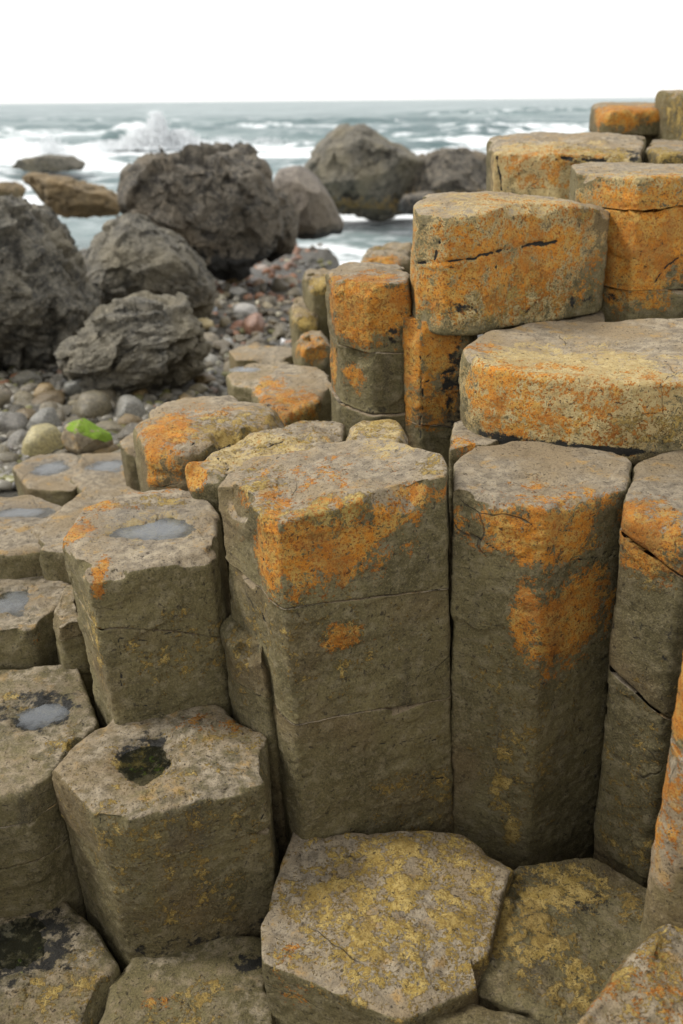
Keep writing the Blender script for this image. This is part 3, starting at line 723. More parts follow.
bc('O', 'orange column cut by a slanting crack, right of the domed block', -.205,
   [(571, 164), (577, 173), (640, 178), (720, 176), (775, 170), (740, 164), (600, 162)], joints=[(214, 199), (291, 291)], base=-1.1, R=.010, Rb=.010, ds=.005, rc=.006, tone=.55, chips=4,
   paint=[('orange', 640, 245, 80, 60, .90), ('pale', 640, 230, 90, 90, .7), ('orange', 620, 190, 50, 20, .52), ('pale', 620, 190, 60, 22, .6), ('orange', 640, 305, 60, 12, .50), ('dark', 610, 298, 20, 6, .3)],
   cracks=[(.004, (683, 258), (668, 268), (655, 285))])
bc('R', 'pale ochre block with a rounded left shoulder near the top of the stack', -.190,
   [(487, 150), (495, 154), (560, 156), (640, 156), (645, 146), (635, 141), (560, 140), (502, 143)], base=-1.1, R=.022, ds=.006, rc=.009, tone=.58, chips=5, topnoise=.012, dish=-.05,
   paint=[('pale', 550, 172, 90, 36, .80), ('orange', 540, 165, 60, 26, .52), ('ochre', 600, 152, 40, 12, .6), ('dark', 580, 158, 24, 4, .4), ('dark', 632, 150, 12, 6, .5)], cracks=[(.006, (560, 158), (600, 160), (640, 158)), (.005, (494, 158), (500, 190))])
bc('R2', 'dark ochre block at the right edge behind the slanting cracked column', -.180,
   [(647, 149), (660, 153), (730, 153), (740, 142), (690, 140), (652, 141)], base=-1.1, R=.02, ds=.008, rc=.006, tone=.40, topnoise=.012, paint=[('ochre', 665, 150, 30, 12, .6), ('dark', 650, 158, 20, 5, .3)])
bc('V', 'thin flat ledge near the top of the stack under the rounded orange stone', -.157,
   [(592, 129), (600, 133), (690, 133.5), (730, 130), (690, 127), (610, 127.5)], base=-1.1, R=.02, ds=.010, rc=.02, tone=.55, chips=2, paint=[('orange', 640, 128, 50, 6, .35)])
bc('T', 'rounded orange stone at the very top of the stack against the sea', -.068,
   [(590, 112), (600, 114), (640, 113.5), (674, 113), (680, 111), (660, 109.5), (610, 110.5)], base=-.165, R=.06, Rb=.02, ds=.010, rc=.04, tone=.5, dish=-.045, chips=2, paint=[('orange', 630, 113, 60, 14, .8), ('pale', 610, 108, 20, 6, .4)])
bc('U', 'upright grey ochre stone at the right edge, highest point of the stack', .028, [], worldpoly=[(1.54, 4.25), (1.62, 4.12), (1.8, 4.2), (1.85, 4.6), (1.5, 4.65)], base=-1.0, R=.03, ds=.010, rc=.02, tone=.5, paint=[('ochre', 676, 115, 20, 20, .55)])
# ---- near foot stones
bc('C', 'large near stone at the bottom centre crusted with ochre lichen', -1.56,
   [(293, 830), (462, 832), (512, 866), (477, 986), (402, 1020), (262, 962), (260, 925)], base=-2.1, R=0.012, ds=.0042, rc=.006, tone=0.5, topnoise=0.009, topgrey=0.7, tilt=(0, .03), chips=6,
   paint=[('ochre', 400, 870, 90, 30, .60), ('ochre', 330, 900, 40, 30, .56), ('ochre', 450, 920, 50, 50, .62), ('ochre', 380, 960, 60, 30, .50), ('ochre', 400, 900, 130, 85, .60), ('pale', 320, 930, 40, 40, .3), ('orange', 290, 990, 20, 30, .35)])
bc('E2', 'near dark stone at the lower right thick with crumbly ochre lichen crust', -1.60,
   [(513, 866), (595, 857), (658, 892), (662, 960), (610, 1040), (560, 1060), (535, 1010), (478, 989)], base=-2.1, R=0.012, ds=.0042, rc=.006, tone=0.12, topnoise=0.01, tilt=(-.03, .03), topgrey=0.35, chips=5,
   paint=[('ochre', 560, 890, 60, 26, .66), ('ochre', 530, 930, 50, 40, .62), ('ochre', 570, 980, 40, 40, .55), ('dark', 590, 900, 30, 14, .4), ('ochre', 620, 900, 30, 20, .45)])
bc('C2', 'brown rounded stone at the bottom, before the joint of two crusted stones', -1.60,
   [(402, 1020), (430, 1006), (478, 990), (545, 1015), (575, 1060), (500, 1110), (400, 1080)], base=-2.2, R=.04, ds=.005, rc=.02, tone=.4, topgrey=0.35, chips=3)
bc('Q1', 'bottom left stone with a black wet mossy hollow', -1.70,
   [(62, 893), (92, 925), (119, 963), (104, 990), (80, 1030), (20, 1075), (-80, 1060), (-70, 930), (0, 912)], base=-2.2, R=.025, ds=.0045, rc=.006, tone=0.3, basins=[(22, 945, 36, 26, .012)], topgrey=0.5, tilt=(.02, .02),
   paint=[('dark', 22, 945, 50, 36, .62), ('ochre', 70, 990, 40, 30, .45), ('green', 30, 960, 20, 16, .32), ('wet', 22, 945, 34, 26, .7), ('ochre', 90, 950, 20, 14, .4)])
bc('Q2', 'bottom stone with faint orange lichen below the low six sided column', -1.71,
   [(118, 962), (140, 938), (200, 928), (268, 935), (276, 1000), (285, 1060), (200, 1100), (88, 1070), (94, 1018)], base=-2.2, R=.03, ds=.0045, rc=.009, tone=0.3, tilt=(0, -.03), topgrey=0.42,
   paint=[('ochre', 200, 990, 34, 16, .52), ('orange', 160, 1000, 16, 8, .45), ('ochre', 180, 1010, 60, 20, .4), ('dark', 250, 960, 30, 12, .6)])
bc('N1', 'near column at the right edge, blurred, orange above and blue grey below', -.78,
   [(684, 634), (698, 650), (760, 662), (820, 640), (800, 600), (706, 602)], joints=[(772, 772, .01)], base=-2.0, R=.03, Rb=.02, ds=.005, rc=.02, tone=.6, lean=(.03, 0),
   paint=[('orange', 676, 690, 20, 60, .9), ('orange', 672, 820, 14, 60, .55), ('grey', 668, 830, 20, 70, .8), ('grey', 678, 640, 20, 30, .6)])
bc('N2', 'nearest stone in the bottom right corner, out of focus, mottled orange and grey', -1.36,
   [(686, 903), (642, 930), (612, 964), (566, 1032), (590, 1130), (700, 1170), (820, 1060), (790, 920)], base=-2.1, R=.04, ds=.005, rc=.02, tone=0.5, topgrey=0.6, topnoise=.012,
   paint=[('orange', 640, 1000, 60, 50, .34), ('ochre', 640, 970, 60, 60, .44), ('orange', 600, 1010, 20, 20, .36), ('ochre', 660, 930, 30, 20, .5)])
# ---- small worn columns beyond the narrow three block one
for k_, lab, z_, pl, pt in (
    ('g1', 'small reddish stone peeping out left of the three block column', -.86, [(327, 292), (333, 300), (346, 298), (346, 284), (330, 284)], [('ochre', 330, 300, 10, 10, .4)]),
    ('g2', 'round topped ochre stone left of the three block column, below the water channel', -.80, [(301, 276), (310, 285), (336, 283), (342, 270), (320, 266), (305, 268)], [('ochre', 320, 285, 16, 12, .7)]),
    ('g3', 'stone with a dab of orange at its foot, left of the three block column', -.93, [(289, 308), (294, 317), (316, 317), (324, 302), (310, 296), (294, 298)], [('ochre', 305, 330, 14, 10, .7), ('pale', 300, 315, 14, 10, .5)]),
    ('g4', 'domed orange stone touching the foot of the three block column on its left', -.94, [(292, 341), (300, 352), (328, 350), (334, 336), (320, 328), (300, 331)], [('orange', 310, 345, 20, 18, .62)]),
    ('g5', 'low orange topped ledge just above the top of the three block column', -.74, [(358, 256), (362, 262), (395, 262), (414, 258), (414, 250), (370, 251)], [('orange', 385, 258, 26, 8, .7)]),
    ('g6', 'dark wet ledge beyond the orange topped ledge at the edge of the surf', -.80, [(364, 248), (374, 251), (412, 251), (414, 243), (385, 243)], [('ochre', 390, 249, 20, 4, .4)])):
    bc(k_, lab, z_, pl, base=-2.0, R=.05, ds=.010, rc=.03, tone=.5, chips=2, paint=pt, topnoise=.02, topgrey=.6)
# ---- pools
pool('A', 0, 'pale blue grey rain pool on top of the left column with the orange rim', M_POOL, .35, 1.15)
pool('B', 0, 'round black pool in the hollow of the low six sided column', M_POOLD, .45, 1.2)
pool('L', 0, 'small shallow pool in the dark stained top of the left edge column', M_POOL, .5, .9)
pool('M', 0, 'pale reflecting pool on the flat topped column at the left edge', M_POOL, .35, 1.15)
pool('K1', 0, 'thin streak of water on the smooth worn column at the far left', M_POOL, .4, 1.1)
pool('K3', 0, 'small pale pool on the low flat stone left of the green weeded rock', M_POOL, .3, 1.1)
pool('K4', 0, 'oval pale pool on the low flat stone under the green weeded rock', M_POOL, .3, 1.1)
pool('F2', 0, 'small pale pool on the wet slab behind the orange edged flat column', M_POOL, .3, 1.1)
pool('Q1', 0, 'black pool in the mossy hollow of the bottom left stone', M_POOLD, .4, 1.1)


# ------------------------------------------------------------------ beach
def ground_z(x, y):
    """height relative to camera"""
    g = -1.52 - np.clip(y - 3.6, -3, 60) * .070
    g = np.where(y < 3.6, -1.52 - (3.6 - y) * .22, g)
    ch = np.clip((y - 6.5) / 3, 0, 1) * np.clip(1 - np.abs(x - .45 - .02 * y) / 1.0, 0, 1)
    g = g - .75 * ch
    return np.maximum(g, -4.5)
def build_ground():
    xs = np.concatenate([-np.geomspace(60, 1.2, 60), np.linspace(-1.15, 1.15, 60), np.geomspace(1.2, 60, 60)]) * 1.0
    ys = np.concatenate([np.linspace(-6, 2, 14), np.geomspace(2.1, 60, 170)])
    X, Y = np.meshgrid(xs, ys); V = np.stack([X.ravel(), Y.ravel(), np.zeros(X.size)], 1)
    V[:, 2] = ground_z(V[:, 0], V[:, 1]) + .06 * fbm(V, .9, 4, 3) + .02 * fbm(V, 6, 3, 4)
    nx, ny = len(xs), len(ys); i, j = np.meshgrid(np.arange(nx - 1), np.arange(ny - 1)); k = (j * nx + i).ravel()
    q = np.stack([k, k + 1, k + nx + 1, k + nx], 1)
    link('ground', mkmesh('ground', V + OFF, q, None, None, M_GROUND), kind='structure')
build_ground()
def build_terrace():
    'the causeway goes on outside the picture: stepped column tops seen only from another position'
    xs = np.arange(-4.2, 5.2, .028); ys = np.arange(-2.2, 7.5, .028)
    X, Y = np.meshgrid(xs, ys); P = np.stack([X.ravel(), Y.ravel(), np.zeros(X.size)], 1)
    Q = P * 2.5 + .12 * np.stack([fbm(P, 1.5, 2, 3), fbm(P, 1.5, 2, 4), np.zeros(len(P))], 1)
    I = np.floor(Q[:, :2] + 500).astype(np.int64); d1 = np.full(len(P), 9.0); d2 = d1.copy(); val = np.zeros(len(P)); cx = P[:, 0].copy(); cy = P[:, 1].copy()
    for i in (-1, 0, 1):
        for j in (-1, 0, 1):
            c = I + np.array([i, j]); z0 = np.zeros(len(c), dtype=np.int64)
            # jittered triangular lattice gives mostly six sided cells
            fx = .5 * (c[:, 1] % 2) + .25 + .3 * _h(c[:, 0], c[:, 1], z0, 1); fy = .35 + .3 * _h(c[:, 0], c[:, 1], z0, 2)
            dx = c[:, 0] + fx - Q[:, 0] - 500; dy = c[:, 1] + fy - Q[:, 1] - 500; d = np.hypot(dx, dy); m = d < d1
            d2 = np.where(m, d1, np.minimum(d2, d)); val = np.where(m, _h(c[:, 0], c[:, 1], z0, 5), val)
            cx = np.where(m, P[:, 0] + dx / 2.5, cx); cy = np.where(m, P[:, 1] + dy / 2.5, cy); d1 = np.where(m, d, d1)
    right = cx > .46 * cy + .34; left = (cx < -(.46 * cy + .55)) & (cy < 3.3); foot = (cy < .75)
    zr = np.minimum(-.78 + (cy - 1.4) * .24, -.03) + (val - .5) * .14 - np.clip(cx - 1.4 - .46 * cy, 0, 9) * .12
    zl = -1.42 + (val - .5) * .20 - np.clip(-cx - .8 - .46 * cy, 0, 9) * .10
    zf = -1.86 + (val - .5) * .10
    z = np.where(right & (cy > .2), zr, np.where(left, zl, zf))
    z = z + .02 * fbm(P, 5, 4, 8) + .006 * fbm(P, 22, 3, 9) - .16 * np.clip(1 - (d2 - d1) / .10, 0, 1)
    keepv = right | left | foot; P[:, 2] = np.where(keepv, z, -2.7)
    n = len(xs); i, j = np.meshgrid(np.arange(n - 1), np.arange(len(ys) - 1)); k = (j * n + i).ravel()
    q = np.stack([k, k + 1, k + n + 1, k + n], 1); q = q[keepv[q].any(1)]
    use = np.unique(q); mp = np.full(len(P), -1); mp[use] = np.arange(len(use)); P = P[use]; q = mp[q]
    A = {c_: np.zeros(len(P)) for c_ in CHAN}; A['grey'] += .7; A['tone'] += .42
    A['orange'] = .45 * np.clip(fbm(P, 1.3, 2, 20) * 2, 0, 1); A['ochre'] = .45 * np.clip(fbm(P, 1.6, 2, 21) * 2, 0, 1)
    link('rock_ground', mkmesh('rock_ground', P + OFF, q, None, A, BASALT), kind='structure')
build_terrace()

# ------------------------------------------------------------------ sea
def wave_h(V):
    d = V[:, 1]; near = np.clip((d - 13) / 25, 0, 1)
    h = .55 * near * 1.4 * fbm(V * np.array([.05, .16, 1]), 1, 4, 41) + .10 * fbm(V * np.array([.5, 1.0, 1]), 1, 3, 42) * np.clip((d - 10) / 10, .15, 1)
    h *= np.clip(900 / np.maximum(d, 1), 0, 1)
    foam = np.zeros(len(V))
    # breakers: (x centre, distance, half length, height, foam)
    for (x0, d0, hl, hh, fo, w) in BREAK:
        dd = d0 + 1.6 * fbm(V * np.array([.12, 0, 0]), 1, 3, int(d0))
        e = np.clip(1 - ((V[:, 0] - x0) / hl) ** 2, 0, 1) ** .5
        u = (d - dd) / w
        h += hh * e * np.exp(-(np.where(u < 0, u * 1.6, u)) ** 2) * (1 + .35 * fbm(V, .7, 3, 9))
        foam = np.maximum(foam, fo * e * np.exp(-((u + .7) / 1.2) ** 2))
    return h, foam
BREAK = [(-12, 46, 18, .8, .95, 3.0), (-9.4, 46.5, 2.2, 1.0, 1.0, 1.0), (-17, 35, 13, .5, .85, 4.0), (-10, 31, 9, .25, .62, 3.5), (4, 44, 9, .6, .6, 2.0), (12, 60, 12, .7, .8, 3.0), (-2, 62, 15, .6, .45, 3.0),
         (18, 80, 22, .8, .60, 3.0), (-30, 75, 25, .8, .55, 3.0), (0, 100, 30, .8, .42, 4.0), (-30, 130, 30, .8, .45, 5), (45, 150, 40, 1, .45, 6), (2.0, 24, 5.0, .15, .72, 4.0), (1.0, 19, 3, .05, .62, 2.5), (.7, 14.5, 1.6, .02, .55, 2.2), (.5, 11, 1.2, .01, .35, 1.5),
         (-6.5, 22, 3.0, .05, .35, 2.5), (-9, 28, 5, .1, .8, 3.0), (5, 33, 8, .4, .7, 2.5)]
def build_sea():
    ds_ = np.concatenate([np.geomspace(6.5, 170, 560), np.geomspace(175, 9000, 80)])
    an = np.radians(np.linspace(-62, 62, 560))
    A_, D_ = np.meshgrid(np.tan(an), ds_)
    V = np.stack([(A_ * D_).ravel(), D_.ravel(), np.zeros(A_.size)], 1)
    h, foam = wave_h(V)
    calm = np.clip((V[:, 1] - 11) / 9, .1, 1)
    foam = np.maximum(foam, .17)
    V[:, 2] = -CAMZ + h * calm
    n = len(an); i, j = np.meshgrid(np.arange(n - 1), np.arange(len(ds_) - 1)); k = (j * n + i).ravel()
    q = np.stack([k, k + 1, k + n + 1, k + n], 1)
    link('sea', mkmesh('sea', V + OFF, q, None, dict(foam=foam), M_SEA), kind='structure')
build_sea()

# unit ball grids
def ball(nu, nv):
    u = np.linspace(0, 2 * math.pi, nu, endpoint=False); v = np.linspace(0, math.pi, nv + 2)[1:-1]
    U, Vv = np.meshgrid(u, v)
    P = np.stack([np.sin(Vv) * np.cos(U), np.sin(Vv) * np.sin(U), np.cos(Vv)], -1).reshape(-1, 3)
    a = np.arange(nv - 1)[:, None] * nu; i0 = np.arange(nu)[None]; i1 = (i0 + 1) % nu
    q = np.stack([a + i0, a + nu + i0, a + nu + i1, a + i1], -1).reshape(-1, 4)
    P = np.concatenate([P, [[0, 0, 1], [0, 0, -1]]]); N = len(P); i0 = np.arange(nu); i1 = (i0 + 1) % nu
    t = np.concatenate([np.stack([i0, i1, np.full(nu, N - 2)], 1), np.stack([(nv - 1) * nu + i1, (nv - 1) * nu + i0, np.full(nu, N - 1)], 1)])
    return P, q, t

def spray():
    """splash thrown up where the wave breaks: a crowd of white droplets and clots"""
    P, q, t = ball(5, 2); Vs, Qs, Ts = [], [], []; off = 0
    rng = np.random.default_rng(5)
    def clot(c, r):
        nonlocal off
        V = P * r * rng.uniform(.6, 1.3, 3) + c; Vs.append(V); Qs.append(q + off); Ts.append(t + off); off += len(V)
    for (px, Y, hgt, wid, cnt) in ((160, 46, 1.6, .8, 2600), (145, 46, .9, 1.6, 1500), (182, 46.5, .8, 1.5, 1300), (225, 46, .45, 2.4, 350), (110, 45.5, .4, 2.0, 300), (52, 44, .7, 1.0, 240), (268, 47, .4, 2, 220)):
        b = onY(px, 160, Y); 
        for k in range(int(cnt * 2.4)):
            u = rng.random() ** 1.7; x = rng.normal(0, wid * .45) * (1 - u * .75)
            clot(np.array([b[0] + x, Y + rng.normal(0, .5), -CAMZ + .5 + u * hgt]), rng.uniform(.012, .055) * (1.25 - u * .7))
    c = np.concatenate(Vs)
    link('sea_spray', mkmesh('sea_spray', c + OFF, np.concatenate(Qs), np.concatenate(Ts), None, M_SPRAY), kind='stuff', label='white spray thrown up where a wave breaks beyond the boulders', category='sea spray')
spray()

# ------------------------------------------------------------------ boulders
def boulder(name, label, outline, Y, depth, mat, seed=1, nu=260, nv=180, lump=.05, cell=5.0, amp=1.0, sink=0, cuts_=6, cat='boulder', group='boulders on the shore', dark=None, orange=None, tilt=0.0, strat=None, sharp=.6, green=None):
    """outline: silhouette pixels at distance Y; depth: half thickness in metres"""
    O = np.array([onY(x, y, Y) for x, y in outline]); c = np.array([(O[:, 0].min() + O[:, 0].max()) / 2, Y, (O[:, 2].min() + O[:, 2].max()) / 2])
    ph = np.arctan2(O[:, 2] - c[2], O[:, 0] - c[0]); rr = np.hypot(O[:, 2] - c[2], O[:, 0] - c[0])
    # dense outline
    D = np.concatenate([O[i] + (O[(i + 1) % len(O)] - O[i]) * f for i in range(len(O)) for f in np.linspace(0, 1, 30, endpoint=False)]).reshape(-1, 3)
    ph = np.arctan2(D[:, 2] - c[2], D[:, 0] - c[0]); rr = np.hypot(D[:, 2] - c[2], D[:, 0] - c[0]); o_ = np.argsort(ph); ph, rr = ph[o_], rr[o_]
    P, q, t = ball(nu, nv)
    # swap axes so the poles lie front and back
    n_ = np.stack([P[:, 0], P[:, 2], P[:, 1]], 1); q = q[:, ::-1]; t = t[:, ::-1]
    a = np.arctan2(n_[:, 2], n_[:, 0]); R_ = np.interp(a, ph, rr, period=2 * math.pi)
    s = np.hypot(n_[:, 0], n_[:, 2]) ** .8
    V = np.stack([np.cos(a) * R_ * s, np.sign(n_[:, 1]) * np.abs(n_[:, 1]) ** .85 * depth, np.sin(a) * R_ * s], 1)
    V[:, 1] += tilt * V[:, 2]
    rng = np.random.default_rng(seed); size = R_.mean()
    for k in range(cuts_ * 3):
        nn = rng.normal(0, 1, 3); nn[1] = -abs(nn[1]) - .3; nn /= np.linalg.norm(nn)
        sup = (V @ nn).max(); lim = sup * rng.uniform(.78, .93)
        V -= nn * (np.clip(V @ nn - lim, 0, None) * .93)[:, None]
    N = normals(V, q, t)
    if (N * V).sum() < 0: N = -N; q = q[:, ::-1]; t = t[:, ::-1]
    Q = V / size + seed * 3.1
    if strat: Q = Q @ np.array(strat).T
    wq = Q + .12 * np.stack([fbm(Q, 3, 3, 5), fbm(Q, 3, 3, 6), fbm(Q, 3, 3, 7)], 1)
    d1, d2 = worley(wq, cell, seed); e1, e2 = worley(wq, cell * 2.3, seed + 3)
    cv = np.clip(1 - (d2 - d1) / .28, 0, 1); cv2 = np.clip(1 - (e2 - e1) / .3, 0, 1)
    b1 = cells(wq, cell * .5, seed + 20) - .5; b2 = cells(wq, cell * 1.15, seed + 30) - .5
    d = lump * (1.6 * fbm(Q, 1.6, 4, seed) + amp * (1.9 * b1 + .5 * b2 - .22 * cv ** 2 * sharp) + .16 * fbm(Q, 9, 4, seed + 8, .5))
    V = V + N * (d * size)[:, None]
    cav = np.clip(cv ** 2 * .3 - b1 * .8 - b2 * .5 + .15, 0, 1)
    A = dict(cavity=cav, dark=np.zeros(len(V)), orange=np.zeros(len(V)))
    Wd = V + c
    if dark is not None:     # height band above the foot that stays wet and black
        zlo = V[:, 2].min(); A['dark'] = np.clip(1.2 - (V[:, 2] - zlo) / dark, 0, 1)
    if green: A['green'] = green * np.clip((N[:, 2] + .15) * 2, 0, 1) * np.clip(1.1 + N[:, 1] * .2 + (Q[:, 0] - Q[:, 0].mean()) * .6, 0, 1); A['tone'] = A['dark'] + .7; A['grey'] = A['tone']
    if orange is not None:
        A['orange'] = np.clip(1 - np.abs((V[:, 2] - V[:, 2].min()) / (V[:, 2].max() - V[:, 2].min()) - orange[0]) / orange[1], 0, 1) * orange[2]
    loc = np.array([c[0], c[1], c[2] + V[:, 2].min()])
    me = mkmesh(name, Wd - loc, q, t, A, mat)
    return link(name, me, loc + OFF, label=label, category=cat, group=group)

boulder('boulder', 'largest boulder, dark and deeply pitted, at the centre of the shore group', [(125, 200), (135, 175), (150, 160), (180, 152), (215, 148), (245, 152), (262, 172), (275, 200), (280, 225), (278, 245), (262, 258), (245, 268), (215, 274), (190, 275), (170, 262), (140, 235)], 10.4, .95, M_BDARK, 3, lump=.085, cell=4.2, amp=1.2, dark=.5, nu=340, nv=240, cuts_=5)
boulder('boulder', 'rugged brown shoulder boulder leaning against the right side of the largest boulder', [(255, 205), (270, 185), (285, 190), (296, 210), (297, 235), (290, 252), (270, 262), (255, 250)], 10.7, .5, M_BDARK, 4, lump=.08, nu=200, nv=140, dark=.2)
boulder('boulder', 'smooth grey boulder with a sloping right side, behind the largest boulder', [(268, 190), (280, 170), (300, 166), (318, 178), (332, 200), (344, 225), (342, 236), (318, 238), (290, 238), (270, 225)], 12.2, .8, M_BSMOOTH, 5, lump=.03, amp=.5, dark=.15, nu=200, nv=140)
boulder('boulder', 'grey knobbly boulder in front of the largest boulder', [(80, 262), (88, 240), (105, 222), (130, 214), (160, 230), (190, 255), (210, 285), (208, 310), (190, 322), (150, 328), (110, 325), (86, 305), (78, 285)], 7.9, .62, M_BGREY, 6, lump=.06, cell=5.5, dark=.12, nu=300, nv=220)
boulder('boulder', 'huge grey boulder cut off by the left edge of the picture', [(-70, 230), (-20, 205), (8, 202), (30, 215), (50, 240), (72, 275), (90, 310), (82, 340), (60, 365), (25, 378), (-30, 385), (-90, 360), (-110, 290)], 6.3, .9, M_BGREY, 7, lump=.07, cell=6, dark=.12, nu=340, nv=240, strat=[[1, .5, .5], [-.6, 1.2, 0], [-.8, 0, 1.6]])
boulder('boulder', 'lowest boulder, layered and ledged, directly above the cobbles', [(62, 368), (75, 335), (100, 312), (140, 300), (175, 308), (200, 330), (207, 352), (198, 372), (175, 388), (140, 398), (100, 402), (72, 392)], 5.35, .45, M_BGREY, 8, lump=.085, cell=4.5, amp=1.1, dark=.12, nu=320, nv=220, strat=[[.7, 0, .2], [0, 1, 0], [-.5, 0, 2.2]])
boulder('boulder', 'long low ochre brown rock lying in the surf at the left', [(22, 180), (30, 174), (55, 175), (85, 184), (110, 192), (123, 204), (118, 215), (80, 217), (50, 214), (32, 200)], 17, .7, M_BBROWN, 9, lump=.05, cell=4, nu=180, nv=120, strat=[[1, 0, 1], [0, 1, 0], [-1, 0, 2]])
boulder('boulder', 'domed brown boulder far out, standing in the surf behind', [(303, 180), (305, 165), (318, 145), (340, 130), (360, 127), (380, 138), (405, 150), (420, 160), (424, 190), (414, 212), (380, 216), (340, 214), (312, 200)], 19.5, 1.8, M_BGREY, 10, lump=.05, nu=260, nv=180, orange=(.22, .28, .52), dark=None)
boulder('boulder', 'lower dark boulder attached to the right of the far domed one', [(408, 175), (420, 157), (445, 150), (470, 150), (490, 158), (500, 190), (470, 210), (425, 212), (402, 200)], 19, 1.2, M_BDARK, 11, lump=.06, nu=200, nv=140, orange=(.35, .3, .45))
boulder('rock', 'dark wet low rocks at the foot of the far dark boulder', [(398, 205), (405, 196), (430, 192), (450, 200), (450, 214), (420, 216), (400, 212)], 17, .5, M_BDARK, 12, nu=120, nv=80, cat='rock', dark=.5)
boulder('rock', 'flat rock awash in foam far out on the left', [(10, 168), (20, 160), (45, 155), (70, 157), (85, 164), (80, 170), (40, 171)], 30, 1, M_BGREY, 13, nu=120, nv=80, cat='rock')
boulder('rock', 'small low rock at the left edge of the surf', [(-30, 195), (-10, 184), (12, 182), (24, 190), (20, 198), (-10, 202)], 19, .6, M_BBROWN, 14, nu=120, nv=80, cat='rock')
boulder('rock', 'weathered rock wedged behind the huge left boulder beside the inlet', [(28, 235), (35, 222), (50, 218), (62, 228), (70, 245), (66, 262), (40, 262)], 9.8, .4, M_BDARK, 15, nu=140, nv=100, cat='rock')
boulder('rock', 'small dark rock filling the gap under the two middle boulders', [(60, 300), (75, 285), (95, 300), (100, 330), (80, 345), (62, 330)], 6.6, .3, M_BDARK, 16, nu=140, nv=100, cat='rock')
boulder('rock', 'dark rock with bright green seaweed over its top among the cobbles', [(62, 437), (66, 425), (80, 420), (94, 428), (110, 437), (113, 448), (100, 457), (78, 457), (66, 450)], 3.95, .10, BASALT, 17, nu=120, nv=80, lump=.03, amp=.4, cat='rock', green=.75)


